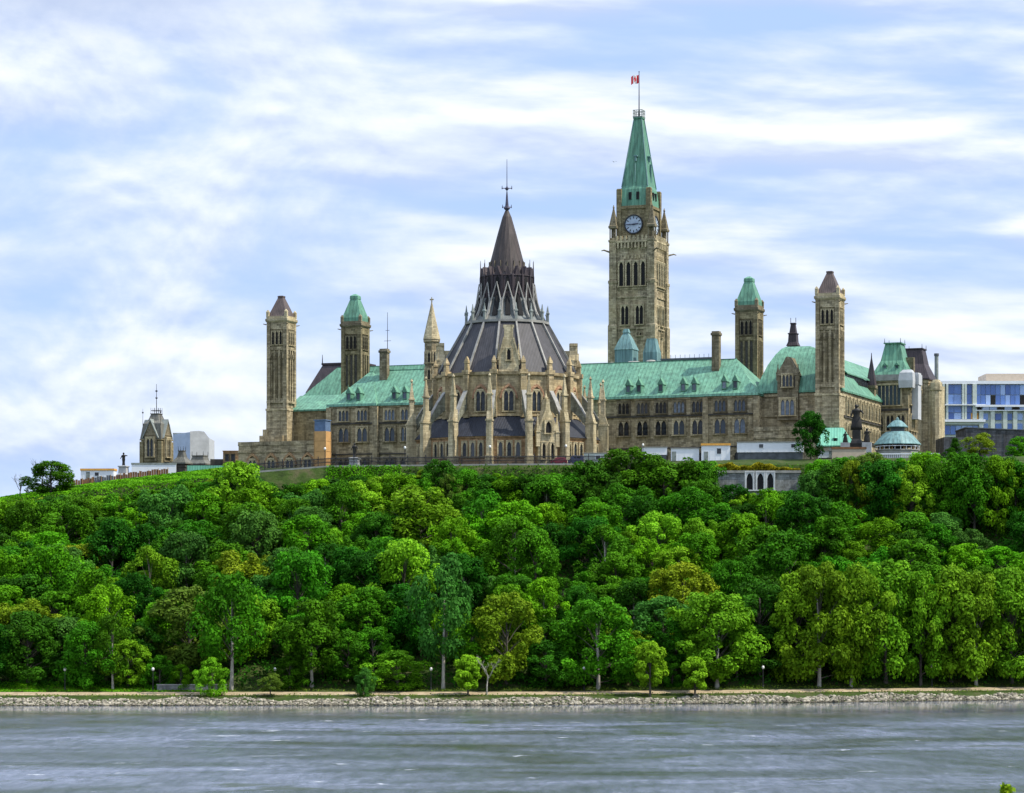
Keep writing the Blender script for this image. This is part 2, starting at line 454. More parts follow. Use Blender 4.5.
# ------------------------------------------------------------------ the round library
G = 45.0
def polar(r, k, z=None):
    """k in sixteenths from the front face"""
    p = 2*PI*k/16
    return (r*math.sin(p), -r*math.cos(p)) if z is None else (r*math.sin(p), -r*math.cos(p), z)
H16 = 2*PI/32
ZA = [40, 52.4, 55.5, 57.4, 61.0, 66.6, 67.5, 68.3, 78.2, 84.0, 89.0, 91.2, 93.0, 102.3, 120]
ZB = [40, 51.9, 54.9, 56.3, 60.0, 65.0, 65.7, 66.4, 77.0, 82.3, 87.3, 88.8, 91.5, 102.0, 119.7]
def build_library():
    t = thing('library', 'round stone library with dark cone roof, spire and a ring of flying buttresses', 'library', (*W(0, 0), G), -TH)
    def Z(z): return interp(z, ZA, ZB) - G
    # main drum and aisle wall
    b = MB()
    b.ngon(16, [(15.6, Z(44)), (15.6, Z(66.6)), (16.1, Z(66.7)), (16.2, Z(67.5)), (15.2, Z(67.6))], 0, 0, H16)
    for k in range(16):
        x, y = polar(15.7, k + 0.5); b.at(x, y, 0, 2*PI*(k + 0.5)/16)
        b.box(-0.62, 0.62, -0.75, 0.6, Z(57), Z(66.9)); b.box(-0.8, 0.8, -0.95, 0.6, Z(66.9), Z(68.0))
        b.sq([(0.45, Z(68.0)), (0.38, Z(69.4)), (0.5, Z(69.45)), (0.45, Z(69.8)), (0.10, Z(70.8))], 0, -0.1)
    b.at()
    b.ngon(16, [(16.0, Z(57.4)), (16.0, Z(57.9))], 0, 0, H16)
    b.build('drum_wall', M['stone_lib'], t)
    b = MB(); b.ngon(16, [(20.2, Z(43)), (20.2, Z(51.9)), (20.5, Z(52.0)), (20.5, Z(52.4)), (20.0, Z(52.45))], 0, 0, H16)
    b.ngon(16, [(20.45, Z(43)), (20.45, Z(47.2)), (20.2, Z(47.3))], 0, 0, H16)
    b.build('aisle_wall', M['stone_warm'], t)
    b = MB(); b.ngon(16, [(20.7, Z(52.3)), (15.7, Z(57.4))], 0, 0, H16); b.build('aisle_roof', M['slate_blue'], t)
    for k in range(16):
        a = 2*PI*k/16
        if k in (7, 8, 9): continue
        ap = 15.6*math.cos(PI/16)
        window(t, ap*math.sin(a), -ap*math.cos(a), Z(58.5), a, 2.0, 4.2, 2, True, 0.3, 'stone_light', 'glass', 'stone_red', 0.3)
        ap = 20.2*math.cos(PI/16)
        if k == 2: continue
        for x in (-1.85, 0, 1.85):
            window(t, ap*math.sin(a) + x*math.cos(a), -ap*math.cos(a) + x*math.sin(a), Z(47.9), a, 0.82, 3.0, 1, True, 0.2, 'stone_light', 'glass', None, 0.28)
    # buttress piers
    for k in range(16):
        if k in (7, 8): continue
        a = 2*PI*(k + 0.5)/16; x, y = polar(21.3, k + 0.5)
        p = MB(); p.at(x, y, 0, a)
        p.box(-0.75, 0.75, -1.1, 1.2, Z(43), Z(48)); p.box(-0.58, 0.58, -0.85, 1.2, Z(48), Z(55.5))
        p.box(-0.74, 0.74, -1.0, 1.2, Z(55.5), Z(56.0))
        p.prismx([(-0.8, Z(56)), (1.1, Z(56)), (1.1, Z(58.6)), (-0.3, Z(58.0))], -0.52, 0.52)
        p.cbox(0, 0.25, Z(57.5), Z(61.4), 0.9, 0.9)
        p.sq([(0.5, Z(61.4)), (0.64, Z(61.45)), (0.64, Z(61.8)), (0.45, Z(61.85)), (0.09, Z(65.8))], 0, 0.25)
        p.ngon(6, [(0.06, Z(65.5)), (0.34, Z(66.0)), (0.05, Z(66.6))], 0, 0.25)
        p.at(); po = p.build('buttress_pier', M['stone_light'], t)
        f = MB(); f.at(0, 0, 0, a)
        # profile in (y,z): y = -radius
        pts = [(-15.5, Z(64.0)), (-18.2, Z(60.2)), (-20.7, Z(55.8)), (-20.7, Z(53.2))]
        for i in range(1, 6):
            s = i/6; pts.append((-20.7 + 4.8*s, Z(53.2) + 6.0*(s**0.6)*0.93))
        pts.append((-15.5, Z(60.0)))
        f.prismx(pts, -0.42, 0.42); f.at(); f.build('flying_buttress', M['stone_grey2'], po)
        f = MB(); f.at(0, 0, 0, a)
        f.prismx([(-15.45, Z(64.06)), (-18.2, Z(60.26)), (-20.75, Z(55.85)), (-20.75, Z(56.15)), (-18.15, Z(60.6)), (-15.45, Z(64.4))], -0.5, 0.5)
        f.at(); f.build('coping', M['lead'], po)
    # entrance porch between two piers
    a = 2*PI*2/16; ap = 20.2*math.cos(PI/16)
    e = MB(); e.at(ap*math.sin(a), -ap*math.cos(a), 0, a)
    e.box(-2.2, 2.2, -1.3, 0.8, Z(43), Z(53.5))
    e.prism([(-2.4, Z(53.5)), (2.4, Z(53.5)), (0.55, Z(58.4)), (0.3, Z(60.6)), (-0.3, Z(60.6)), (-0.55, Z(58.4))], -1.45, 0.9)
    for s in (-1, 1): add_pinnacle(e, s*2.25, -1.1, Z(50), Z(57.6), 0.42)
    add_pinnacle(e, 0, -0.4, Z(59.5), Z(62.6), 0.3)
    e.at(); eo = e.build('porch', M['stone_light'], t)
    def on(x, d): return ((ap + d)*math.sin(a) + x*math.cos(a), -(ap + d)*math.cos(a) + x*math.sin(a))
    for x, z, w, h in ((-1.0, 47.4, 0.7, 3.2), (1.0, 47.4, 0.7, 3.2), (0, 53.0, 1.3, 2.4)):
        px_, py_ = on(x, 1.3 if z < 52 else 1.46); window(eo, px_, py_, Z(z), a, w, h, 1, True, 0.2, 'stone_light', 'void')
    # slate cone with ribs
    r = MB(); r.ngon(16, [(15.3, Z(67.55)), (14.9, Z(68.3)), (8.9, Z(78.2)), (8.6, Z(78.3))], 0, 0, H16); r.build('cone_roof', M['slate'], t)
    for k in range(16):
        f = MB(); p0 = Vector(polar(14.98, k + 0.5, Z(68.3))); p1 = Vector(polar(8.95, k + 0.5, Z(78.2)))
        f.at(0, 0, 0, 2*PI*(k + 0.5)/16)
        f.prismx([(-15.05, Z(68.2)), (-15.35, Z(68.4)), (-9.2, Z(78.5)), (-8.8, Z(78.3))], -0.18, 0.18)
        f.at(); f.build('roof_rib', M['lead'], t)
    # gables on four faces of the cone
    for k in (1, 5, 9, 13):
        a = 2*PI*k/16; g = MB(); g.at(15.0*math.sin(a), -15.0*math.cos(a), 0, a)
        g.box(-2.1, 2.1, -0.35, 1.4, Z(67.3), Z(70.0))
        dz = 0 if k == 1 else -2.4
        g.prism([(-2.1, Z(70.0)), (2.1, Z(70.0)), (0.95, Z(74.2 + dz)), (0.95, Z(76.3 + dz)), (1.15, Z(76.35 + dz)), (1.15, Z(76.9 + dz)), (-1.15, Z(76.9 + dz)), (-1.15, Z(76.35 + dz)), (-0.95, Z(76.3 + dz)), (-0.95, Z(74.2 + dz))], -0.35, 1.4)
        for q in (-1, 1): add_pinnacle(g, q*2.1, 0.1, Z(69.0), Z(73.2), 0.26)
        g.prism([(-2.4, Z(69.9)), (-2.1, Z(69.9)), (-0.9, Z(74.1 + dz)), (-1.1, Z(74.6 + dz))], -0.5, 1.5); g.prism([(2.4, Z(69.9)), (2.1, Z(69.9)), (0.9, Z(74.1 + dz)), (1.1, Z(74.6 + dz))], -0.5, 1.5)
        g.box(-0.6, 0.6, 1.4, 4.6, Z(70), Z(73.0))
        g.at(); go = g.build('roof_gable', M['stone_light'], t)
        window(go, 15.36*math.sin(a), -15.36*math.cos(a), Z(70.0), a, 0.7, 2.3, 1, True, 0.2, 'stone_light', 'void', None, 0.2)
    # gallery ring, lantern, spire
    b = MB(); b.ngon(16, [(8.9, Z(78.1)), (9.35, Z(78.2)), (9.35, Z(78.75)), (8.7, Z(78.8))], 0, 0, H16); b.build('gallery_ring', M['lead'], t)
    b = MB(); b.ngon(16, [(8.4, Z(78.7)), (7.4, Z(80.0)), (6.0, Z(83.4)), (5.6, Z(84.8)), (5.6, Z(89.4))], 0, 0, H16); lo = b.build('lantern', M['lead_dark'], t)
    for k in range(16):
        x, y = polar(9.0, k + 0.5); p = MB(); p.at(x, y, 0, 2*PI*(k + 0.5)/16)
        p.sq([(0.24, Z(78.7)), (0.24, Z(80.6)), (0.36, Z(80.65)), (0.34, Z(81.0)), (0.20, Z(81.1)), (0.04, Z(82.7))])
        p.at(); p.build('pinnacle', M['lead_grey'], t)
        # curved rib climbing from the gallery to the lantern, forking into gable bars
        f = MB(); f.at(0, 0, 0, 2*PI*(k + 0.5)/16)
        f.prismx([(-8.75, Z(78.7)), (-8.2, Z(78.7)), (-6.9, Z(81.2)), (-6.0, Z(83.9)), (-6.45, Z(84.0)), (-7.4, Z(81.5))], -0.15, 0.15)
        f.at(); f.build('lantern_rib', M['lead'], t)
    for k in range(16):
        a = 2*PI*k/16; c = math.cos(PI/16)
        w = MB(); w.at(0, 0, 0, a)
        # dark window on the concave stage
        w.loft([[(-0.55, -7.75*c, Z(79.9)), (0.55, -7.75*c, Z(79.9)), (0.5, -6.2*c, Z(83.9)), (0, -5.95*c, Z(85.4)), (-0.5, -6.2*c, Z(83.9))],
                [(-0.55, -7.3*c, Z(79.9)), (0.55, -7.3*c, Z(79.9)), (0.5, -5.8*c, Z(83.9)), (0, -5.5*c, Z(85.4)), (-0.5, -5.8*c, Z(83.9))]])
        w.at(); w.build('lantern_window', M['void'], lo)
        f = MB(); f.at(0, 0, 0, a)
        for s in (-1, 1):
            f.tube((s*1.12, -6.62, Z(83.4)), (0, -6.05, Z(87.6)), 0.17, 0.11, 5)
            f.tube((s*1.35, -7.6, Z(80.0)), (s*1.12, -6.62, Z(83.4)), 0.15, 0.16, 5)
        f.at(); f.build('gable_bar', M['lead'], lo)
    b = MB()
    b.ngon(16, [(5.75, Z(84.3)), (5.75, Z(89.0)), (5.95, Z(89.05)), (5.6, Z(89.4))], 0, 0, H16)
    for k in range(16):
        a = 2*PI*(k+0.5)/16; b.at(5.85*math.sin(a), -5.85*math.cos(a), 0, a)
        b.sq([(0.17, Z(84.5)), (0.17, Z(89.0)), (0.11, Z(89.6)), (0.03, Z(92.6))])
        b.at(0, 0, 0, 2*PI*k/16)
        b.prism([(-0.7, Z(89.0)), (0.7, Z(89.0)), (0, Z(91.6))], -5.75, -4.4)
    b.at(); b.build('lantern_crown', M['slate_purple'], t)
    for k in range(16):
        w = MB(); w.at(0, 0, 0, 2*PI*k/16); c = 5.75*math.cos(PI/16)
        w.loft([[(-0.42, -c-0.05, Z(85.6)), (0.42, -c-0.05, Z(85.6)), (0.42, -c-0.05, Z(88.3)), (0, -c-0.05, Z(89.0)), (-0.42, -c-0.05, Z(88.3))],
                [(-0.42, -c+0.1, Z(85.6)), (0.42, -c+0.1, Z(85.6)), (0.42, -c+0.1, Z(88.3)), (0, -c+0.1, Z(89.0)), (-0.42, -c+0.1, Z(88.3))]])
        w.at(); w.build('crown_window', M['void'], lo)
    s = MB(); s.ngon(16, [(5.0, Z(89.3)), (4.35, Z(90.2)), (3.3, Z(93.6)), (2.1, Z(97.6)), (1.0, Z(101.0)), (0.35, Z(102.3))], 0, 0, H16)
    so = s.build('spire', M['spire'], t)
    for k in range(16):
        d = MB(); d.at(0, 0, 0, 2*PI*k/16)
        d.prism([(-0.16, Z(91.0)), (0.16, Z(91.0)), (0.16, Z(91.6)), (0, Z(92.5)), (-0.16, Z(91.6))], -3.95, -3.2)
        d.at(); d.build('lucarne', M['timber2'], so)
    f = MB()
    f.tube((0, 0, Z(102)), (0, 0, Z(113.4)), 0.14, 0.05); f.ngon(8, [(0.2, Z(102.2)), (0.75, Z(102.7)), (0.4, Z(103.3)), (0.28, Z(104.5)), (0.15, Z(106.2))])
    for z, l in ((102.8, 0.95), (106.9, 1.05)):
        for a in (0, PI/2):
            dx, dy = math.cos(a + 0.4), math.sin(a + 0.4)
            f.tube((-dx*l, -dy*l, Z(z) + 0.2), (dx*l, dy*l, Z(z) + 0.2), 0.09)
            for q in (-1, 1): f.tube((q*dx*l, q*dy*l, Z(z)), (q*dx*l, q*dy*l, Z(z) + 0.75), 0.13, 0.05)
    f.ngon(8, [(0.1, Z(106.6)), (0.5, Z(107.0)), (0.1, Z(107.5))])
    f.build('finial', M['iron_blue'], t)
    # stair turret
    Z = lambda z: z - G
    x, y = -20.9, 7.6
    b = MB()
    b.ngon(8, [(1.9, Z(43)), (1.9, Z(56.0)), (1.7, Z(56.3)), (1.7, Z(63.6)), (1.85, Z(63.7)), (1.85, Z(64.1)), (1.6, Z(64.2)), (1.6, Z(74.5)), (1.85, Z(74.8)), (1.85, Z(75.4))], x, y, PI/8)
    b.at(x, y, 0, -PI/2 - 0.5)
    b.at(); to = b.build('stair_turret', M['stone'], t)
    c = MB(); c.ngon(8, [(1.95, Z(75.3)), (0.15, Z(83.4)), (0.1, Z(84.8))], x, y, PI/8)
    c.box(x - 0.45, x + 0.45, y - 0.08, y + 0.08, Z(84.1), Z(84.4)); c.build('turret_cap', M['stone_light'], to)
    for j in range(8):
        a = j*PI/4; ap = 1.6*math.cos(PI/8)
        for z in (70.2, 66.4): window(to, x + ap*math.sin(a), y - ap*math.cos(a), Z(z), a, 0.5, 2.2, 1, True, 0.1, 'stone_light', 'void', None, 0.12)
    # passage joining the library to the main building
    b = MB(); b.box(-10, 10, 13, 30, Z(43), Z(58)); b.build('link_wall', M['stone'], t)
    b = MB(); b.prism([(-10.4, Z(58)), (10.4, Z(58)), (0, Z(63))], 13, 29.5); b.build('link_roof', M['copper'], t)
M['lead_dark'] = plain_mat('weathered_lead', (0.13, 0.14, 0.135), 0.7, 0.35, 0.8)
M['stone_warm'] = stone_mat('pinkish_sandstone', (0.36, 0.235, 0.135), 0.4)
M['stone_grey2'] = stone_mat('lichen_grey_stone', (0.20, 0.205, 0.165), 0.4)
M['timber2'] = plain_mat('ochre_trim', (0.13, 0.11, 0.075), 0.8, 0.2)
M['stone_lib'] = stone_mat('pale_warm_sandstone', (0.40, 0.325, 0.205), 0.4)
build_library()
# ------------------------------------------------------------------ the long main building
def hip_roof(mb, u0, u1, v0, v1, ze, zr, hl, hr, over=0.4, flat=0.25):
    """hipped roof over a rectangle, ridge along u; hl, hr = inset of the ridge ends"""
    vm = (v0 + v1)/2
    mb.rect([(u0 - over, u1 + over, v0 - over, v1 + over, ze - 0.25), (u0 - over, u1 + over, v0 - over, v1 + over, ze + 0.12),
             (u0 + hl, u1 - hr, vm - flat, vm + flat, zr), (u0 + hl, u1 - hr, vm - flat, vm + flat, zr + 0.25)])

def build_main():
    o0 = (0.0, 30.0, G)
    t = thing('parliament_building', 'long tan stone Gothic building with green copper hipped roofs behind the round library', 'building', (*W(0, 30), G), -TH)
    def B(): return MB(o0)
    ZE = 62.85; V = 30.0
    uL, uR = UX(331, V), UX(757.5, V); uPl, uPr = UX(377, V), UX(707, V)
    w = B()
    w.box(uL + 0.6, uR - 0.6, V, V + 18, 43, ZE)
    w.box(uPr, uR, V - 0.9, V + 18.6, 43, ZE + 0.1); w.box(uL, uPl, V - 0.9, V + 18.6, 43, ZE + 0.1)
    for ua, ub, vv in ((uPl, uPr, V), (uPr, uR, V - 0.9), (uL, uPl, V - 0.9)):
        w.box(ua + 0.02, ub - 0.02, vv - 0.28, vv, 62.2, 62.6)
    for u, vv in ((uPr, V - .9), (uR, V - .9), (uL, V - .9), (uPl, V - .9)):
        w.cbox(u, vv, 43, 62.4, 1.3, 0.9)
    w.build('wall', M['stone'], t)
    s = B()
    for ua, ub, vv in ((uPl, uPr, V), (uPr + .66, uR - .66, V - 0.9), (uL + .66, uPl - .66, V - 0.9)):
        s.box(ua + 0.02, ub - 0.02, vv - 0.3, vv, 58.35, 58.75)
        s.box(ua + 0.02, ub - 0.02, vv - 0.2, vv, 51.2, 51.5)
    s.build('string_course', M['soot'], t)
    r = B()
    uap = UX(736, V + 9); hip_roof(r, uL, uR, V, V + 18, ZE, 71.5, 9, uR - uap)
    ro = r.build('roof', M['copper'], t)
    r = B(); hip_roof(r, uPr, uR, V - 0.9, V + 18.9, ZE + 0.1, 71.62, uap - uPr - .15, uR - uap - .15); r.build('hip_roof', M['copper'], t)
    r = B(); hip_roof(r, uL, uPl, V - 0.9, V + 18.9, ZE + 0.1, 71.3, (uPl-uL)*0.5, (uPl-uL)*0.42); r.build('hip_roof', M['copper'], t)
    e = B()
    for ua, ub, vv in ((uPl, uPr, V), (uPr, uR, V - 0.9), (uL, uPl, V - 0.9)):
        e.box(ua - (0.5 if vv < V else -0.5), ub + (0.5 if vv < V else -0.5), vv - 0.62, vv - 0.42, ZE - 0.25, ZE + 0.3)
    e.build('gutter', M['copper_pale'], t)
    # chimneys on the roof slopes
    for px, v, z0, z1, wd in ((716.3, 36.6, 66.5, 77.8, 1.7), (384.5, 37.0, 65.5, 76.6, 1.9)):
        u = UX(px, v); c = B(); c.rect([(u-wd/2, u+wd/2, v-0.8, v+0.8, z0), (u-wd/2, u+wd/2, v-0.8, v+0.8, z1-1), (u-wd/2-.2, u+wd/2+.2, v-1, v+1, z1-0.9), (u-wd/2-.2, u+wd/2+.2, v-1, v+1, z1-0.4), (u-wd/2, u+wd/2, v-.8, v+.8, z1-.35), (u-wd/2, u+wd/2, v-.8, v+.8, z1)])
        c.build('chimney', M['stone_dark'], ro)
    # dormers
    for px in (348.4, 358, 394, 404.5, 628, 638.6, 660.5, 683, 694):
        vv = V + (0.5 if px > 377 else -0.4); u = UX(px, vv)
        dormer(t, u - o0[0], vv - o0[1], 64.0 - G, 0)
    for px in (724, 735):
        vv = V - 0.3; u = UX(px, vv); dormer(t, u - o0[0], vv - o0[1], 64.2 - G, 0)
    # windows, two storeys and a basement row
    cols = [(344, -.9, 3), (362.5, -.9, 3), (390, 0, 3), (405, 0, 2), (624, 0, 3), (642.8, 0, 3), (661.3, 0, 3), (679.3, 0, 3), (698, 0, 3), (720.4, -.9, 3), (740, -.9, 3)]
    for px, dv, n in cols:
        u = UX(px, V + dv); w_ = 2.5 if n == 3 else 1.7
        pale = 'glass_pale' if px in (344, 362.5, 390, 405, 679.3, 720.4, 740) else 'glass'
        window(t, u, dv, 59.2 - G, 0, w_, 2.5, n, True, 0.25, 'stone_dark' if px > 610 else 'stone_light', pale)
        window(t, u, dv, 54.3 - G, 0, w_, 3.2, 2, True, 0.3, 'stone_light' if px in (679.3, 698, 362.5) else 'stone', pale)
        window(t, u, dv, 47.6 - G, 0, w_, 2.6, 2, True, 0.3, 'stone_dark', 'glass', None)
    # low front wings either side with arched windows
    def low_wing(ua, ub, v0, v1, zt, step):
        b = B(); b.box(ua, ub, v0, v1, 43, zt - 0.9); b.box(ua - .15, ub + .15, v0 - .2, v1, zt - 2.6, zt - 2.2)
        b.box(ua - .1, ub + .1, v0 - .12, v1, zt - 0.9, zt)
        if step: b.box(*step); b.cbox(step[0] + 1.2, step[2] + 1.2, step[5], step[5] + 1.5, 1.2, 1.2)
        return b.build('low_wing', M['stone'], t)
    ua, ub = UX(238.5, 26), UX(315, 26)
    lw = low_wing(ua, ub, 26, 42, 54.6, (ua + 4, ua + 10, 29, 40, 54.3, 56.2))
    for i, px in enumerate((253, 271.5, 290, 308)):
        window(t, UX(px, 26), 26 - o0[1], 46.6 - G, 0, 1.9, 3.6, 2, True, 0.35, 'stone_light', 'glass_pale', 'stone_warm')
    ub, ua = UX(818, 27), UX(754, 27)
    low_wing(ua, ub, 27, 40, 55.4, None)
    # left end block with the green roof sloping down to the tower
    b = B(); b.box(UX(297, 34) - 3, uL + 2, 34, 62, 43, 62.35); b.build('end_wall', M['stone_dark2'], t)
    a0 = UX(297, 34) - 3; b = B()
    b.prismx([(33.5, 62.1), (33.5, 62.5), (42, 66.5), (50.5, 62.5), (50.5, 62.1)], a0, uL + 1); b.build('end_roof', M['copper'], t)
    b = B(); b.box(UX(301, 53), uL + 14, 53, 66, 43, 65.0); b.build('rear_block', M['stone'], t)
    u3, u4 = UX(303, 54), UX(337, 58); b = B(); zt = ZP(368, YV(u4, 58)); zb = ZP(398, YV(u3, 54))
    b.rect([(u3, uL + 16, 52.6, 66.4, zb - .4), (u3, uL + 16, 52.6, 66.4, zb), (u4, uL + 12, 58, 61, zt), (u4, uL + 12, 58, 61, zt + .2)]); b.build('rear_hip_roof', M['copper'], t)
    # pavilion with the purple slate roof behind
    Yp = 668.0; u0, u1 = UX(311, 84), UX(338, 84)
    b = B(); b.box(u0, u1 + 8, 82, 96, 43, 70); b.build('rear_pavilion', M['stone'], t)
    zt, zb = ZP(361, 668), ZP(391, 668)
    b = B(); b.rect([(u0 - .4, u1 + 8.4, 81.6, 96.4, zb - .4), (u0 - .4, u1 + 8.4, 81.6, 96.4, zb), (u0 + 2.8, u1 + 6, 85, 94, zt - .6), (u0 + 2.6, u1 + 6.2, 84.8, 94.2, zt - .5), (u0 + 2.6, u1 + 6.2, 84.8, 94.2, zt)])
    b.build('rear_roof', M['slate_purple'], t)
    f = B()
    for u in (u0 + 2.8, u1 + 6): f.tube((u, 85, zt), (u, 85, zt + 2.2), 0.16, 0.06)
    f.build('finial', M['iron'], t)
    # right block with the tall curved roof
    uA, uB = UX(757.5, 34), 66.2
    b = B(); b.box(uA - 1.5, uB, 34, 72, 43, 63.5)
    b.box(uA, uB - .02, 33.75, 34, 62.5, 63.1); b.box(uA, uB - .02, 33.7, 34, 58.0, 58.4)
    b.build('right_wall', M['stone'], t)
    b = B(); Lf = []
    prof = [(0, 63.3), (0, 63.7), (.16, 66.6), (.40, 69.9), (.66, 72.4), (.86, 73.8), (1.0, 74.3)]
    uT0, uT1 = UX(787, 43), UX(811, 43)
    rr = [(uA - .3 + d*(uT0 - uA + .3), uB + .3 - d*(uB + .3 - uT1), 33.5 + d*8.5, 54 - d*9, z) for d, z in prof]
    b.rect(rr); cr = b.build('curved_roof', M['copper'], t)
    b = B(); um = 58.0; ua_ = um - (uB + .4 - um)
    b.loft([[(uB + .4, 42, 63.3), (uB + .4, 72, 63.3), (ua_, 72, 63.3), (ua_, 42, 63.3)], [(uB + .4, 42, 63.7), (uB + .4, 72, 63.7), (ua_, 72, 63.7), (ua_, 42, 63.7)],
            [(um + .2, 44, 73.3), (um + .2, 72, 73.3), (um - .2, 72, 73.3), (um - .2, 44, 73.3)]])
    b.loft([[(uB - 2.6, 72, 63.3), (uB - 2.6, 97, 63.3), (ua_, 97, 63.3), (ua_, 72, 63.3)], [(uB - 2.6, 72, 67.2), (uB - 2.6, 97, 67.2), (ua_, 97, 63.7), (ua_, 72, 63.7)],
            [(um + .2, 72, 73.3), (um + .2, 95, 73.3), (um - .2, 95, 73.3), (um - .2, 72, 73.3)]])
    b.build('side_roof', M['copper'], t)
    b = B(); b.box(ua_ + .3, uB - 2.7, 40, 96.5, 43, 63.25); b.build('inner_wall', M['stone'], t)
    # clerestory strip of glass along the side roof, facing west
    b = B()
    for i in range(12):
        v0 = 45 + i*2.2
        b.box(63.0, 64.35, v0, v0 + 1.95, 66.4, 68.0)
    b.build('skylight', M['glass'], t)
    b = B(); b.box(60, 64.25, 44.6, 71.6, 65.5, 66.3); b.loft([[(64.7, 44.4, 68.02), (64.7, 71.8, 68.02), (60, 71.8, 71.6), (60, 44.4, 71.6)], [(64.7, 44.4, 68.3), (64.7, 71.8, 68.3), (60, 71.8, 71.9), (60, 44.4, 71.9)]]); b.build('skylight_frame', M['copper'], t)
    # large arched stone dormer in the curved roof
    uD = UX(788.5, 33.4)
    b = B(); b.box(uD - 2.35, uD + 2.35, 32.7, 38, 57.2, 67.0)
    b.prism([(uD - 2.6, 67.0), (uD + 2.6, 67.0), (uD + 0.3, 71.2), (uD - 0.3, 71.2)], 32.5, 39)
    for q in (-1, 1): add_pinnacle(b, uD + q*2.3, 33, 66, 69.6, 0.32)
    do = b.build('gable_dormer', M['stone_dark'], t)
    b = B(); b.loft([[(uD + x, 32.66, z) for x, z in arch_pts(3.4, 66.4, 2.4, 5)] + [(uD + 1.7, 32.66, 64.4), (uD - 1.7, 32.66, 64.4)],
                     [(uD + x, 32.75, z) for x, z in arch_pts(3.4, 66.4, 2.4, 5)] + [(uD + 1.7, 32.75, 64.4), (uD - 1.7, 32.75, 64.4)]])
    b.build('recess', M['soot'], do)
    window(do, uD, 32.62 - o0[1], 64.6 - G, 0, 2.2, 2.6, 3, True, 0.2, 'stone_light', 'glass_pale')
    window(t, uD, 32.7 - o0[1], 58.3 - G, 0, 3.0, 3.4, 3, True, 0.4, 'stone_light', 'glass_pale')
    # side wall facing west
    b = B(); b.box(uB, uB + 0.3, 34.5, 71.8, 57.6, 58.1); b.box(uB, uB + 0.3, 34.5, 71.8, 52.8, 53.4); b.build('side_course', M['soot'], t)
    for i in range(10):
        v = 37.6 + i*3.4
        window(t, uB, v - o0[1], 58.4 - G, PI/2, 1.5, 3.6, 1, True, 0.3, 'stone_light', 'glass')
        window(t, uB, v - o0[1], 53.6 - G, PI/2, 1.3, 2.6, 1, True, 0.25, 'stone_light', 'glass')
    # slim spired turret at the far corner of the side wall
    u, v = UX(871.5, 67), 67
    b = B(); b.sq([(0.9, 43), (0.9, 66.2), (1.15, 66.3), (1.15, 67.0)], u, v); to = b.build('corner_turret', M['stone_dark'], t)
    b = B(); b.sq([(1.05, 67.0), (0.12, 73.4), (0.06, 74.6)], u, v); b.build('turret_cap', M['slate_purple'], to)
    # roof lantern behind the curved roof
    Yl = 590.0; u = UX(793.3, 55); v = 55
    k = ZP(322, 600); k0 = ZP(350, 600)
    b = B(); b.sq([(1.1, k0 - 2), (1.1, k0 + .6), (1.35, k0 + .8), (1.0, k0 + 1.7), (0.9, k0 + 3.4), (1.05, k0 + 3.5), (1.05, k0 + 3.7), (0.75, k0 + 3.8), (0.5, k0 + 5.7), (0.6, k0 + 5.8), (0.6, k0 + 6.1)], u, v)
    for q in (-1, 1): b.tube((u + q*.6, v, k0 + 6.2), (u + q*.6, v, k0 + 7.3), .07)
    b.build('roof_lantern', M['slate_purple'], t)
    # copper roof turrets in front of the clock tower
    v = 56; u = UX(626.5, v); Y = YV(u, v); z0 = ZP(357, Y); z1 = ZP(329, Y)
    b = B(); b.sq([(2.2, z0 - 3), (2.2, z0 + 1.5), (2.35, z0 + 1.6), (1.4, z1 - 2.6), (0.55, z1 - 1.0), (0.75, z1 - .9), (0.5, z1)], u, v); b.build('roof_turret', M['copper_blue'], t)
    u = UX(652, v); z1 = ZP(340.5, Y)
    b = B(); b.rect([(u - 1.7, u + 1.7, v - 1.6, v + 1.6, z0 - 3), (u - 1.7, u + 1.7, v - 1.6, v + 1.6, z0 + .8), (u - 1.0, u + 1.0, v - 1, v + 1, z1), (u - 1.0, u + 1.0, v - 1, v + 1, z1 + .2)]); b.build('roof_turret', M['copper_blue'], t)
    v = 50; b = B()
    for px, r_, h_ in ((612, 1.5, 0.9), (634, 2.2, 1.1), (651, 1.5, 1.4)):
        u = UX(px, v); b.ngon(10, [(r_, 70.5), (r_, 71.6 + h_*.6), (r_*.6, 72.2 + h_*.6), (.1, 72.3 + h_*.6)], u, v)
    b.build('roof_vent', M['lead'], t)
    b = B(); u0, u1 = UX(664, 52), UX(716, 52); b.box(u0, u1, 50, 58, 66, 72.9); b.box(u0 - .2, u1 + .2, 49.8, 58.2, 72.9, 73.3)
    for i in range(12): b.tube((u0 + i*(u1-u0)/11, 50, 73.2), (u0 + i*(u1-u0)/11, 50, 74.1), .05)
    b.build('rear_parapet', M['dgrey'], t)
    # wing closing the rear court, so the site reads as one block from the side
    b = B(); b.box(-50, 50, 62, 88, 43, 62); b.build('rear_wall', M['stone'], t)
    b = B(); hip_roof(b, -50, 50, 62, 88, 62, 69, 12, 12); b.build('rear_wing_roof', M['copper'], t)
    # lightning rods and the radio mast on the left roof
    b = B(); u = UX(387.5, 42); b.tube((u, 42, 70), (u, 42, ZP(311, 618)), .12, .05)
    b.tube((u - .9, 42, 79), (u + .9, 42, 79), .05); b.tube((u - .5, 42, 81.5), (u + .5, 42, 81.5), .05)
    b.build('mast', M['iron'], t)
build_main()

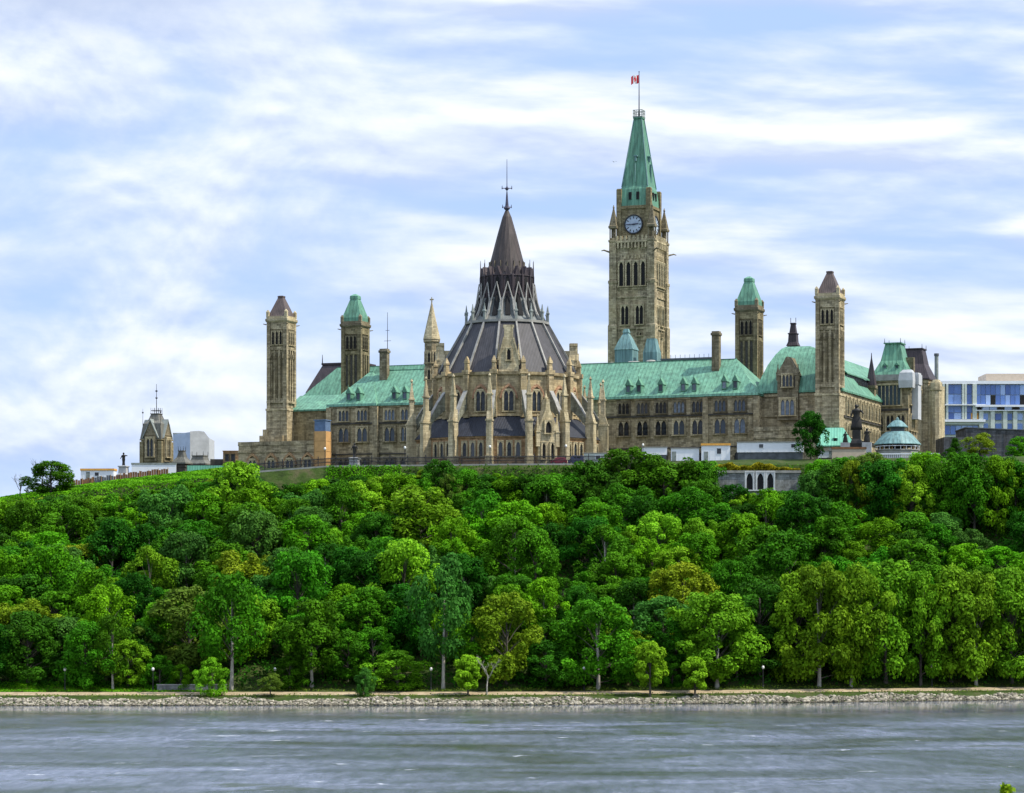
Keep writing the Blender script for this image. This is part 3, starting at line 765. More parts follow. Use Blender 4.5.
# ------------------------------------------------------------------ the clock tower
def build_clock_tower():
    u0, v0 = 0.3, 90.9
    t = thing('clock_tower', 'tall square stone clock tower with four-sided tapering green copper roof, behind the round library', 'clock tower', (*W(u0, v0), G), -TH)
    def Z(z): return interp(z, [40, 84, 86, 108, 116, 121, 137, 150], [39.6, 83.6, 85.1, 107.1, 115.3, 120.5, 137, 150]) - G
    hb = 5.3
    b = MB()
    b.sq([(hb, Z(44)), (hb, Z(106.6)), (hb + .3, Z(107.0)), (hb + .3, Z(107.9)), (4.3, Z(108.0))])
    for z, e in ((92.9, .25), (84.8, .3), (95.0, .15)): b.sq([(hb + e, Z(z)), (hb + e, Z(z + .45))])
    b.build('shaft', M['stone'], t)
    for sx in (-1, 1):
        for sy in (-1, 1):
            p = MB(); x, y = sx*5.0, sy*5.0
            p.sq([(1.15, Z(44)), (1.15, Z(86)), (1.0, Z(86.4)), (1.0, Z(96.5)), (1.12, Z(96.6)), (1.12, Z(97.2)), (0.9, Z(97.4)), (0.9, Z(106.8)), (1.05, Z(106.9)), (1.05, Z(107.4))], x, y)
            p.build('corner_buttress', M['stone'], t)
            q = MB()
            for dx in (-.7, .7):
                for dy in (-.7, .7): q.tube((x + dx, y + dy, Z(107.3)), (x + dx, y + dy, Z(110.3)), 0.17)
            q.sq([(0.26, Z(107.3)), (0.26, Z(110.3))], x, y)
            q.sq([(0.98, Z(110.2)), (1.05, Z(110.4)), (1.05, Z(110.8)), (0.9, Z(110.9)), (0.12, Z(115.2))], x, y)
            q.ngon(6, [(.05, Z(114.9)), (.28, Z(115.3)), (.05, Z(116.0))], x, y)
            q.build('pinnacle', M['stone_dark'], t)
            g = MB(); g.path([(sx*5.6, sy*5.6, Z(104.3), .24), (sx*6.9, sy*6.9, Z(104.8), .18), (sx*7.4, sy*7.4, Z(104.6), .1)], 6)
            g.build('gargoyle', M['stone_dark'], t)
    c = MB()
    for a in range(4):
        c.at(0, 0, 0, a*PI/2)
        for i in range(9): c.box(-3.6 + i*.9 - .2, -3.6 + i*.9 + .2, -hb - .55, -hb, Z(105.2), Z(106.6))
        c.box(-4.2, 4.2, -hb - .6, -hb, Z(106.6), Z(107.1))
        for i in range(8): c.box(-3.9 + i*1.1 - .26, -3.9 + i*1.1 + .26, -hb - .55, -hb - .2, Z(107.1), Z(108.3))
        for i in range(7): c.box(-2.9 + i*.95 - .2, -2.9 + i*.95 + .2, -hb - .15, -hb, Z(102.6), Z(103.5))
    c.at(); c.build('corbel_table', M['stone_light'], t)
    k = MB(); k.sq([(4.15, Z(107.5)), (4.15, Z(114.9)), (4.4, Z(115.0)), (4.4, Z(115.7)), (4.0, Z(115.8))])
    for sx in (-1, 1):
        for sy in (-1, 1): k.sq([(.62, Z(107.5)), (.62, Z(119.6)), (.5, Z(119.9))], sx*3.85, sy*3.85)
    k.build('clock_stage', M['stone_dark2'], t)
    for a in range(4):
        ang = a*PI/2
        d = MB(); d.at(0, 0, 0, ang)
        n = 28; ring = lambda r, y: [(r*math.cos(2*PI*i/n), y, Z(111.15) + r*math.sin(2*PI*i/n)) for i in range(n)]
        d.loft([ring(2.2, -4.15), ring(2.2, -4.35), ring(2.12, -4.36)], 0)
        d.at(); do = d.build('clock_dial', M['dial'], t)
        d = MB(); d.at(0, 0, 0, ang)
        for i in range(n):
            j = (i + 1) % n
            A, B_ = ring(2.45, -4.5), ring(2.14, -4.5); A2, B2 = ring(2.45, -4.1), ring(2.14, -4.1)
            d.add([A[i], A[j], B_[j], B_[i], A2[i], A2[j], B2[j], B2[i]], [(0,1,2,3),(0,4,5,1),(3,2,6,7),(4,7,6,5)])
        d.at(); d.build('dial_rim', M['iron'], do)
        d = MB()
        for i in range(12):
            q = 2*PI*i/12; d.X = Matrix.Rotation(ang, 4, 'Z') @ Matrix.Translation((0, 0, Z(111.15))) @ Matrix.Rotation(q, 4, 'Y')
            d.box(-.09, .09, -4.43, -4.37, 1.45, 1.98)
        d.at(); d.build('hour_marks', M['iron'], do)
        for q, l0, l1, wd in ((R(-90), -.4, 1.85, .13), (R(83), -.3, 1.3, .17)):
            d = MB(); d.X = Matrix.Rotation(ang, 4, 'Z') @ Matrix.Translation((0, 0, Z(111.15))) @ Matrix.Rotation(q, 4, 'Y')
            yy = -4.56 if wd < .15 else -4.5
            d.loft([[(-wd, yy, l0), (wd, yy, l0), (wd*.6, yy, l1), (-wd*.6, yy, l1)], [(-wd, yy + .05, l0), (wd, yy + .05, l0), (wd*.6, yy + .05, l1), (-wd*.6, yy + .05, l1)]])
            d.at(); d.build('clock_hand', M['iron_blue'], do)
        # openings
        nx, ny = math.sin(ang), -math.cos(ang); tx, ty = math.cos(ang), math.sin(ang)
        def W4(x, z, w, h, n_, gm='void', bd=.2, dep=.35):
            window(t, nx*hb + tx*x, ny*hb + ty*x, Z(z), ang, w, h, n_, True, bd, 'stone_light', gm, None, dep)
        for x in (-2.85, -.95, .95, 2.85): W4(x, 95.9, 1.05, 5.9, 1)
        for x in (-1.9, 1.9): W4(x, 86.3, 1.9, 4.6, 2)
        for x in (-.45, .45): W4(x + 1.8, 83.0, .45, .7, 1, 'void', .05)
        s = MB()
        for x in (-1.0, 1.0): s.prism([(x - .35, Z(117.2)), (x + .35, Z(117.2)), (x + .35, Z(119.0)), (x - .35, Z(119.0))], -4.22, -3.5)
        so = s.build('louvre', M['void'], t); so.rotation_euler = (0, 0, ang)
        p = MB()
        for x in (-3.4, -1.15, 1.15, 3.4): p.box(x - .2, x + .2, -hb - .2, -hb, Z(66), Z(84.8))
        po = p.build('pilaster', M['stone'], t); po.rotation_euler = (0, 0, ang)
    r = MB(); r.sq([(4.15, Z(115.75)), (4.05, Z(117.5)), (3.65, Z(119.8)), (3.3, Z(120.6)), (.98, Z(137.0)), (1.2, Z(137.2)), (1.2, Z(137.5))]); ro = r.build('roof', M['copper'], t)
    h = MB()
    for sx in (-1, 1):
        for sy in (-1, 1): h.tube((sx*3.4, sy*3.4, Z(120.4)), (sx*1.02, sy*1.02, Z(137.1)), .16, .12)
    for a in range(4):
        h.at(0, 0, 0, a*PI/2); h.box(-.22, .22, -2.9, -2.2, Z(126.6), Z(127.7)); h.box(-.5, .5, -3.0, -2.3, Z(127.7), Z(128.0)); h.box(-.06, .06, -3.28, -2.8, Z(121.5), Z(126))
    h.at(); h.build('roof_hip', M['copper_blue'], ro)
    d = MB()
    d.sq([(1.25, Z(137.5)), (1.25, Z(137.75))])
    for a in range(4):
        d.at(0, 0, 0, a*PI/2)
        for i in range(6): d.box(-1.2 + i*.44, -1.14 + i*.44, -1.22, -1.16, Z(137.7), Z(139.3))
        d.box(-1.22, 1.22, -1.24, -1.15, Z(139.2), Z(139.35)); d.box(-1.22, 1.22, -1.24, -1.15, Z(138.5), Z(138.6))
    d.at(); d.build('lookout_rail', M['lead_grey'], t)
    d = MB(); d.tube((0, 0, Z(137.5)), (0, 0, Z(148.9)), .16, .08); d.ngon(6, [(.06, Z(148.8)), (.16, Z(149.0)), (.05, Z(149.2))]); d.build('flagpole', M['iron'], t)
    return t
def dial_mat():
    t = NT('clock_dial_glass'); c = t.ramp(t.noise(t.coord(), .8, 2), [(.3, (.26, .32, .41)), (.7, (.44, .51, .60))]); t.bsdf(c, .35); return t.mat
M['dial'] = dial_mat()
build_clock_tower()

def build_flag():
    x, y = W(0.3, 90.9); z0, z1 = 146.2, 148.5
    t = thing('flag', 'small red and white flag with a red leaf on top of the clock tower', 'flag', (x, y, z0))
    # cloth hangs partly folded, blown to the left of the picture
    L = 2.5; n = 20
    def pt(s, q, d=0.0):
        """s along the fly 0..1, q up 0..1"""
        xx = -0.1 - L*s*0.74; yy = 0.32*math.sin(s*7.0 + q*0.8) + L*s*0.25 + d
        zz = q*2.1 - 0.42*s*s - 0.10*math.sin(s*6)
        return (xx, yy, zz)
    def strip(s0, s1, name, mat):
        mb = MB()
        m = max(2, int(n*(s1 - s0)))
        for i in range(m):
            for j in range(6):
                a, b = s0 + (s1 - s0)*i/m, s0 + (s1 - s0)*(i + 1)/m; c, d = j/6, (j + 1)/6
                mb.add([pt(a, c), pt(b, c), pt(b, d), pt(a, d)], [(0, 1, 2, 3)])
        return mb.build(name, M[mat], t, smoothed=True)
    strip(0, .25, 'red_band', 'flagred'); w = strip(.25, .75, 'white_field', 'flagwhite'); strip(.75, 1, 'red_band', 'flagred')
    half = [(0, .92), (.06, .78), (.15, .83), (.12, .58), (.24, .70), (.27, .62), (.40, .64), (.36, .52), (.42, .48), (.22, .32), (.24, .25), (.03, .28), (.03, .10)]
    leaf = half + [(-a, b) for a, b in reversed(half[1:])]
    for d in (-.03, .03):
        mb = MB(); mb.add([pt(.5 + a*.45, b, d) for a, b in leaf], [list(range(len(leaf)))]); mb.build('leaf_emblem', M['flagred'], w, fix=False)
build_flag()
# ------------------------------------------------------------------ terrain, river, banks
def ys(X):  return interp(X, [-400, -86, -40, 0, 30, 90, 400], [433, 438, 439, 440, 445.5, 461, 480])
def rimY(X): return interp(X, [-300, -110, -50, 0, 60, 110, 300], [552, 545, 540, 535, 532, 522, 500])
def rimZ(X): return interp(X, [-300, -115, -104, -90, -74, -57, -38, 0, 60, 95, 110, 300], [30, 37.0, 38.6, 40.1, 41.6, 43.6, 45.0, 45.2, 45.2, 45.2, 44.0, 40])
def topZ(X): return interp(X, [-300, -115, -100, -85, -60, 0, 50, 110, 300], [31, 38.6, 41.0, 43.0, 45.8, 46.0, 47.3, 47.5, 46])
def ground(X, Y):
    d = Y - ys(X)
    if d <= 0: return max(-3.0, d*0.4)
    if d < 4.5: return d*1.15/4.5
    if d < 11: return 1.15 + (d - 4.5)*0.12
    if d < 14: return 1.92 + (d - 11)*0.1
    yr = rimY(X); s = ys(X) + 14; t = (Y - s)/(yr - s)
    if t < 1:
        f = 0.79*t + 0.21*smooth(0.90, 1.0, t)
        return 2.22 + (rimZ(X) - 2.22)*f
    return rimZ(X) + (topZ(X) - rimZ(X))*smooth(0, 22, Y - yr)

def build_ground():
    xs = sorted(set(list(np.linspace(-140, 140, 141)) + list(np.linspace(-400, -140, 27)) + list(np.linspace(140, 400, 27)) + [-6000, -3000, -1500, -800, 800, 1500, 3000, 6000]))
    rows = [('d', v) for v in (-200, -30, -10, -5, -2.5, 0, 1.5, 3, 4.5, 7, 11, 12.5, 14)] + [('t', v) for v in np.linspace(0.04, 1, 34)] + [('p', v) for v in (2, 5, 9, 13, 18, 22, 40, 80, 150, 300, 700, 1500, 3000, 7000)]
    vs = []; fs = []
    for k, v in rows:
        for X in xs:
            if k == 'd': Y = ys(X) + v
            elif k == 't': Y = ys(X) + 14 + v*(rimY(X) - ys(X) - 14)
            else: Y = rimY(X) + v
            z = ground(X, Y)
            if k == 't' and v < 1: z += 0.5*math.sin(X*.31 + Y*.17)*math.sin(X*.11 - Y*.23)*min(1, v*6)*min(1, (1 - v)*6)
            if v == -200: z = -4
            vs.append((X, Y, z))
    n = len(xs)
    for r in range(len(rows) - 1):
        for i in range(n - 1): fs.append((r*n + i, r*n + i + 1, (r+1)*n + i + 1, (r+1)*n + i))
    me = bpy.data.meshes.new('ground'); me.from_pydata(vs, [], fs); me.materials.append(M['soil']); me.update()
    tag(link('ground', me), kind='structure')
    # near bank under the camera
    vs = []; fs = []
    xs2 = [-6000, -800, -200, -60, -20, 0, 20, 60, 200, 800, 6000]; ysr = [(-3000, 12), (-60, 8), (0, 7.5), (30, 6.8), (52, 6), (64, 1.5), (72, -3), (80, -4)]
    for Y, z in ysr:
        for X in xs2: vs.append((X, Y, z))
    for r in range(len(ysr) - 1):
        for i in range(len(xs2) - 1): fs.append((r*11 + i, r*11 + i + 1, (r+1)*11 + i + 1, (r+1)*11 + i))
    me = bpy.data.meshes.new('near_bank'); me.from_pydata(vs, [], fs); me.materials.append(M['turf']); me.update()
    tag(link('near_bank', me), kind='structure')
    # riverside path, a sheet just above the bank
    vs = []; fs = []
    xs3 = [x for x in xs if abs(x) <= 400]
    for X in xs3:
        for d in (7.0, 10.4): vs.append((X, ys(X) + d, ground(X, ys(X) + d) + 0.03))
    for i in range(len(xs3) - 1): fs.append((2*i, 2*i + 2, 2*i + 3, 2*i + 1))
    me = bpy.data.meshes.new('path'); me.from_pydata(vs, [], fs); me.materials.append(M['path']); me.update()
    tag(link('path', me), kind='structure')
    # river
    vs = [(-6000, 60, 0), (6000, 60, 0), (6000, 700, 0), (-6000, 700, 0)]
    xs4 = [-6000, -400, -140, -86, -40, 0, 30, 90, 140, 400, 6000]
    vs = [(x, 60, 0) for x in xs4] + [(x, ys(max(-400, min(400, x))) + 1.2, 0) for x in xs4]
    n = len(xs4); fs = [(i, i + 1, n + i + 1, n + i) for i in range(n - 1)]
    me = bpy.data.meshes.new('river'); me.from_pydata(vs, [], fs); me.materials.append(M['water']); me.update()
    tag(link('river', me), kind='structure')

def soil_mat():
    t = NT('forest_floor'); co = t.coord()
    c = t.ramp(t.noise(co, .35, 6, .65), [(.32, (.018, .030, .008)), (.5, (.035, .060, .012)), (.7, (.075, .070, .035))])
    t.bsdf(c, .95, 0, .1, t.bump(t.noise(co, 1.5, 5), .8, .3)); return t.mat
def turf_mat():
    t = NT('turf'); c = t.ramp(t.noise(t.coord(), .8, 6, .65), [(.3, (.03, .07, .01)), (.7, (.08, .15, .02))]); t.bsdf(c, .95); return t.mat
def path_mat():
    t = NT('sandy_path'); c = t.ramp(t.noise(t.coord(), .6, 6, .65), [(.3, (.22, .17, .10)), (.7, (.40, .32, .21))]); t.bsdf(c, .95); return t.mat
def water_mat():
    t = NT('river_water'); co = t.coord()
    w1 = t.noise(t.mapping(co, (.38, .085, 1), (0, 0, .08)), 1.0, 8, .70, .4)
    w2 = t.noise(t.mapping(co, (.9, .6, 1), (0, 0, -.2)), 1.0, 6, .65)
    # wind lanes: smoother and rougher water in long patches along the current
    w3 = t.noise(t.mapping(co, (.020, .036, 1), (0, 0, .05)), 1.0, 8, .66, .6)
    lane = t.ramp(w3, [(.38, (0, 0, 0)), (.62, (1, 1, 1))])
    h = t.math('ADD', t.math('MULTIPLY', w1, 1.0), t.math('MULTIPLY', w2, .30))
    # streaks of foam drifting with the current
    fo = t.noise(t.mapping(co, (.09, .16, 1), (0, 0, .04), (3.1, 7.7, 0)), 1.0, 7, .70, .5)
    fo2 = t.noise(t.mapping(co, (.35, 1.1, 1)), 1.0, 4, .7)
    foam = t.ramp(t.math('ADD', fo, t.math('MULTIPLY', t.math('SUBTRACT', fo2, .5), .25)), [(.650, (0, 0, 0)), (.69, (1, 1, 1))])
    # weed beds just under the surface
    wd = t.noise(t.mapping(co, (.05, .07, 1), (0, 0, .03), (11.3, 2.9, 0)), 1.0, 8, .68, .5)
    weed = t.ramp(wd, [(.595, (0, 0, 0)), (.635, (1, 1, 1))])
    deep = t.ramp(w3, [(.37, (.038, .056, .052)), (.50, (.082, .100, .128)), (.63, (.140, .162, .225))])
    ch = t.noise(t.mapping(co, (.80, .13, 1), (0, 0, .06)), 1.0, 8, .74, .3)
    deep = t.mix(.8, deep, t.ramp(ch, [(.39, (.60, .66, .64)), (.5, (1, 1, 1)), (.61, (1.38, 1.35, 1.32))]), 'MULTIPLY')
    col = t.mix(t.math('MULTIPLY', weed, .8), deep, (.040, .055, .030))
    col = t.mix(foam, col, (.66, .70, .74))
    rough = t.math('MULTIPLY_ADD', lane, .18, .10)
    nd = t.n('ShaderNodeBump'); t.l(h, nd.inputs['Height']); nd.inputs['Distance'].default_value = .8
    # the lee of the wooded bank is calmer and mirrors the trees
    sep = t.n('ShaderNodeSeparateXYZ'); t.l(co, sep.inputs[0])
    lee = t.n('ShaderNodeMapRange', interpolation_type='SMOOTHSTEP'); t.l(t.math('MULTIPLY_ADD', t.math('SUBTRACT', w3, .5), 110, sep.outputs[1]), lee.inputs[0])
    for i, q in enumerate((378, 424, 1.0, .03)): lee.inputs[i + 1].default_value = q
    t.l(t.math('MULTIPLY', t.math('MULTIPLY_ADD', lane, .55, .45), lee.outputs[0]), nd.inputs['Strength'])
    p = t.bsdf(col, t.math('MULTIPLY', rough, t.math('MULTIPLY_ADD', lee.outputs[0], .8, .2)), 0, .5, nd.outputs[0]); p.inputs['IOR'].default_value = 1.33
    return t.mat
M['soil'] = soil_mat(); M['turf'] = turf_mat(); M['path'] = path_mat(); M['water'] = water_mat()
M['lawn'] = turf_mat()
build_ground()

def build_riprap():
    rng = np.random.default_rng(3)
    bm = bmesh.new(); bmesh.ops.create_icosphere(bm, subdivisions=1, radius=1); bv = np.array([v.co[:] for v in bm.verts]); bf = np.array([[v.index for v in f.verts] for f in bm.faces]); bm.free()
    V = []; Fc = []; tone = []
    N = 13000
    for i in range(N):
        X = rng.uniform(-108, 112); top_ = 3.7 + .8*math.sin(X*.21) + .6*math.sin(X*.57 + 2); d = rng.uniform(-.5, top_) if rng.random() > .06 else rng.uniform(-1.6 - .8*math.sin(X*.3), -.3)
        s = .09 + .26*rng.random()**2 + (.25 if rng.random() < .02 else 0)
        Y = ys(X) + d; z = ground(X, Y) + s*.15
        m = Matrix.Rotation(rng.uniform(0, 6.3), 3, 'Z') @ Matrix.Rotation(rng.uniform(-.5, .5), 3, 'X')
        p = bv*(1 + rng.uniform(-.22, .22, (len(bv), 1)))*np.array([rng.uniform(.8, 1.5), rng.uniform(.7, 1.2), rng.uniform(.5, .9)])*s
        p = p @ np.array(m).T + np.array([X, Y, z])
        Fc.append(bf + len(bv)*i); V.append(p); tone += [rng.random()]*len(bf)
    me = bpy.data.meshes.new('riprap'); me.from_pydata(np.concatenate(V).tolist(), [], np.concatenate(Fc).tolist())
    a = me.attributes.new('tone', 'FLOAT', 'FACE'); a.data.foreach_set('value', tone)
    t = NT('shore_stones'); at = t.n('ShaderNodeAttribute', attribute_name='tone')
    c = t.ramp(at.outputs['Fac'], [(0, (.085, .077, .058)), (.5, (.215, .195, .15)), (1, (.40, .365, .29))])
    sep = t.n('ShaderNodeSeparateXYZ'); t.l(t.coord(), sep.inputs[0])
    wet = t.ramp(sep.outputs[2], [(.0, (.25, .24, .2)), (.35, (1, 1, 1))])
    t.bsdf(t.mix(1.0, c, wet, 'MULTIPLY'), .9, 0, .2); me.materials.append(t.mat)
    tag(link('shore_stones', me), 'band of pale broken stones lining the far river bank', kind='stuff')
build_riprap()
# ------------------------------------------------------------------ smaller buildings and things on the hill
def at_px(px, Y, z=None):
    X = XP(px, Y); return (X, Y, ground(X, Y) if z is None else z)

def east_tower():
    Y = 640.0; X = XP(156.5, Y); base = ground(X, Y)
    t = thing('gabled_tower', 'small stone tower with steep gabled grey roof and iron cresting, behind a white hoarding', 'tower', (X, Y, base), -TH)
    def Z(py): return ZP(py, Y) - base
    H = 2.75
    b = MB(); b.sq([(H, -1), (H, Z(441)), (H + .3, Z(440.7)), (H + .3, Z(439.8))])
    for sx in (-1, 1):
        for sy in (-1, 1): b.cbox(sx*(H - .2), sy*(H - .2), -1, Z(442), 1.0, 1.0)
    b.build('shaft', M['stone_dark2'], t)
    for a in range(4):
        ang = a*PI/2; nx, ny = math.sin(ang), -math.cos(ang)
        d = MB(); d.at(0, 0, 0, ang)
        d.box(-1.7, 1.7, -H - .35, -H + 1, Z(462), Z(434))
        d.prism([(-1.95, Z(436)), (1.95, Z(436)), (0, Z(420.5))], -H - .4, -H + 2.0); d.at()
        do = d.build('gable', M['stone_dark'], t)
        d = MB(); d.at(0, 0, 0, ang)
        for s in (-1, 1): d.loft([[(s*2.3, -H - .55, Z(438.5)), (s*2.3, -H + 2.2, Z(438.5)), (0, -H + 2.2, Z(419.5)), (0, -H - .55, Z(419.5))], [(s*2.05, -H - .55, Z(438.5)), (s*2.05, -H + 2.2, Z(438.5)), (0, -H + 2.2, Z(421.3)), (0, -H - .55, Z(421.3))]])
        d.at(); d.build('gable_coping', M['lead_grey'], do)
        window(do, nx*(H + .35), ny*(H + .35), Z(457), ang, 1.7, 4.4, 2, True, .3, 'stone_light', 'glass')
    r = MB(); r.sq([(H + .2, Z(440)), (H - .35, Z(424)), (1.55, Z(421)), (1.0, Z(414.5)), (1.15, Z(414.3)), (1.15, Z(413.6))]); r.build('roof', M['slate_grey'], t)
    f = MB()
    for sx in (-1, 0, 1):
        for sy in (-1, 0, 1): f.tube((sx*1.0, sy*1.0, Z(414)), (sx*1.0, sy*1.0, Z(408)), .05)
    for s in (-1, 1): f.box(-1.05, 1.05, s*1.0 - .04, s*1.0 + .04, Z(411), Z(410.5)); f.box(s*1.0 - .04, s*1.0 + .04, -1.05, 1.05, Z(411), Z(410.5))
    f.tube((0, 0, Z(414)), (0, 0, Z(384)), .12, .05)
    for py in (398, 391): f.ngon(6, [(.05, Z(py + 1)), (.38, Z(py)), (.05, Z(py - 1))])
    for sx in (-1, 1):
        f.tube((sx*(H - .3), -H + .3, Z(426)), (sx*(H - .3), -H + .3, Z(409)), .07, .03); f.ngon(6, [(.05, Z(414)), (.26, Z(413)), (.05, Z(412))], sx*(H - .3), -H + .3)
    f.build('cresting', M['iron'], t)

def mansard(name, label, px0, px1, Y, ytop, yeave, ybase, inset, wall, roof, depth=10, win=None, cat='building', extra=None):
    """block with a steep truncated roof, seen at picture columns px0..px1"""
    k = Y/F; wpx = (px1 - px0)*k
    X = XP((px0 + px1)/2, Y); ang = -TH; al = TH - math.atan2(X, Y)
    w = (wpx - depth*math.sin(al))/math.cos(al)
    base = ground(X, Y)
    t = thing(name, label, cat, (X, Y, base), ang)
    zt, ze = ZP(ytop, Y) - base, ZP(yeave, Y) - base
    b = MB(); b.box(-w/2, w/2, -depth/2, depth/2, -2, ze); b.box(-w/2 - .15, w/2 + .15, -depth/2 - .15, depth/2 + .15, ze - .9, ze - .4)
    b.build('wall', M[wall], t)
    r = MB(); i = inset
    r.rect([(-w/2 - .4, w/2 + .4, -depth/2 - .4, depth/2 + .4, ze - .05), (-w/2 - .4, w/2 + .4, -depth/2 - .4, depth/2 + .4, ze + .3), (-w/2 + i*.75, w/2 - i*.75, -depth/2 + i*.75, depth/2 - i*.75, ze + (zt - ze)*.5), (-w/2 + i*1.15, w/2 - i*1.15, -depth/2 + i*1.15, depth/2 - i*1.15, zt - .3), (-w/2 + i, w/2 - i, -depth/2 + i, depth/2 - i, zt - .25), (-w/2 + i, w/2 - i, -depth/2 + i, depth/2 - i, zt)])
    ro = r.build('roof', M[roof], t)
    f = MB()
    for sx in (-1, 1):
        for sy in (-1, 1): f.tube((sx*(w/2 - i*1.1), sy*(depth/2 - i*1.1), zt), (sx*(w/2 - i*1.1), sy*(depth/2 - i*1.1), zt + 1.0), .09, .04)
    f.build('finial', M['iron'], ro)
    return t, w, depth, ze, zt, base

def right_pavilions():
    t, w, d, ze, zt, base = mansard('mansard_pavilion', 'stone pavilion with tall green copper mansard roof, partly wrapped in white, behind the kiosk', 872.5, 917, 612, 343.4, 380, 450, 2.2, 'stone', 'copper', 9.5)
    b = MB(); b.box(-w/2 - .5, w/2 + .5, -d/2 - .5, -d/2 - .25, ze - .5, ze + .9); b.build('eave_band', M['lead'], t)
    window(t, -.2, -d/2, ze - 6.2, 0, w*.62, 4.6, 6, False, .3, 'stone_light', 'glass_pale')
    for x in (-w*.3, 0, w*.3): window(t, x, -d/2, ze - 12.2, 0, 1.7, 3.6, 2, True, .3, 'stone_light', 'glass')
    b = MB(); b.box(-w/2 - .06, w/2 + .06, -d/2 - .25, -d/2, ze - 7.6, ze - 7.1); b.build('string_course', M['soot'], t)
    for y in (-2.8, 0, 2.8):
        for z in (ze - 6, ze - 12): window(t, w/2, y, z, PI/2, 1.3, 3.4, 1, True, .25, 'stone_light', 'glass')
    for x in (-1.4, 1.4): dormer(t, x, -d/2 + .6, ze + 2.0, 0, .9, 1.1, 1.2, 'copper', .7)
    # wrapped scaffolding on the corner
    b = MB(); b.rect([(w/2 - 2.0, w/2 + 1.2, -d/2 - 1.1, -d/2 + 1.6, ze - 2.3), (w/2 - 2.15, w/2 + 1.3, -d/2 - 1.25, -d/2 + 1.6, ze - .6), (w/2 - 1.9, w/2 + 1.15, -d/2 - 1.0, -d/2 + 1.6, ze + 1.2), (w/2 - 1.2, w/2 + .7, -d/2 - .5, -d/2 + 1.5, ze + 1.9)]); b.build('corner_wrap', M['tarp'], t)
    b = MB(); b.box(w/2 + .3, w/2 + 1.8, -d/2 + 2.2, -d/2 + 5.6, ze - 9.5, ze + 1.4); b.box(w/2 + .1, w/2 + 2.0, -d/2 + 2.0, -d/2 + 5.8, ze - 1.4, ze + 1.0); b.build('hoist_wrap', M['tarp'], t)
    b = MB(); b.cbox(w/2 - 1.1, 1.5, ze, ze + 5.3, 2.2, 1.5); b.build('chimney', M['stone_dark'], t)
    t, w, d, ze, zt, base = mansard('mansard_pavilion', 'stone pavilion with brown slate mansard roof beside the glass apartment block', 896, 935, 640, 349, 381, 450, 1.7, 'stone', 'slate_purple', 8.5)
    c = MB()
    c.box(w/2 - .2, w/2 + 2.6, -d/2 + .3, d/2 - 1, -2, ze - 1.4)
    for x in (w/2 + 2.0, w/2 - 2.6): c.ngon(8, [(1.35, -2), (1.25, ze - 3), (1.5, ze - 2.7), (1.5, ze - .9), (1.2, ze - .8), (.9, ze - .2)], x, -d/2 + .1)
    c.build('corner_turret', M['stone_light'], t)
    for z in (ze - 5, ze - 10, ze - 15): window(t, w/2 - 2.0, -d/2, z, 0, .8, 2.6, 1, True, .2, 'stone_light', 'glass')
    b = MB(); b.rect([(-w/2 - 1, w/2 - 3, -d/2 - 1.8, -d/2 - .05, ze - 6), (-w/2 - 1, w/2 - 3, -d/2 - .3, -d/2 - .05, ze - 1)]); b.build('lean_to_roof', M['copper'], t)
    b = MB(); b.box(-w/2 - 1, w/2 - 3, -d/2 - 1.7, -d/2 - .05, -2, ze - 6.05); b.build('lean_to_wall', M['stone'], t)
    Yp = 660; X = XP(936.5, Yp); g = ground(X, Yp)
    t = thing('chimney_stack', 'thin grey metal chimney stack rising behind the brown mansard roof', 'chimney', (X, Yp, g))
    b = MB(); b.ngon(10, [(.9, -1), (.9, 12), (.55, 13), (.5, ZP(355, Yp) - g)]); b.build('flue', M['lead_grey'], t)
    b = MB(); b.ngon(10, [(.62, ZP(356, Yp) - g), (.62, ZP(353.5, Yp) - g)]); b.build('cap', M['dgrey'], t)

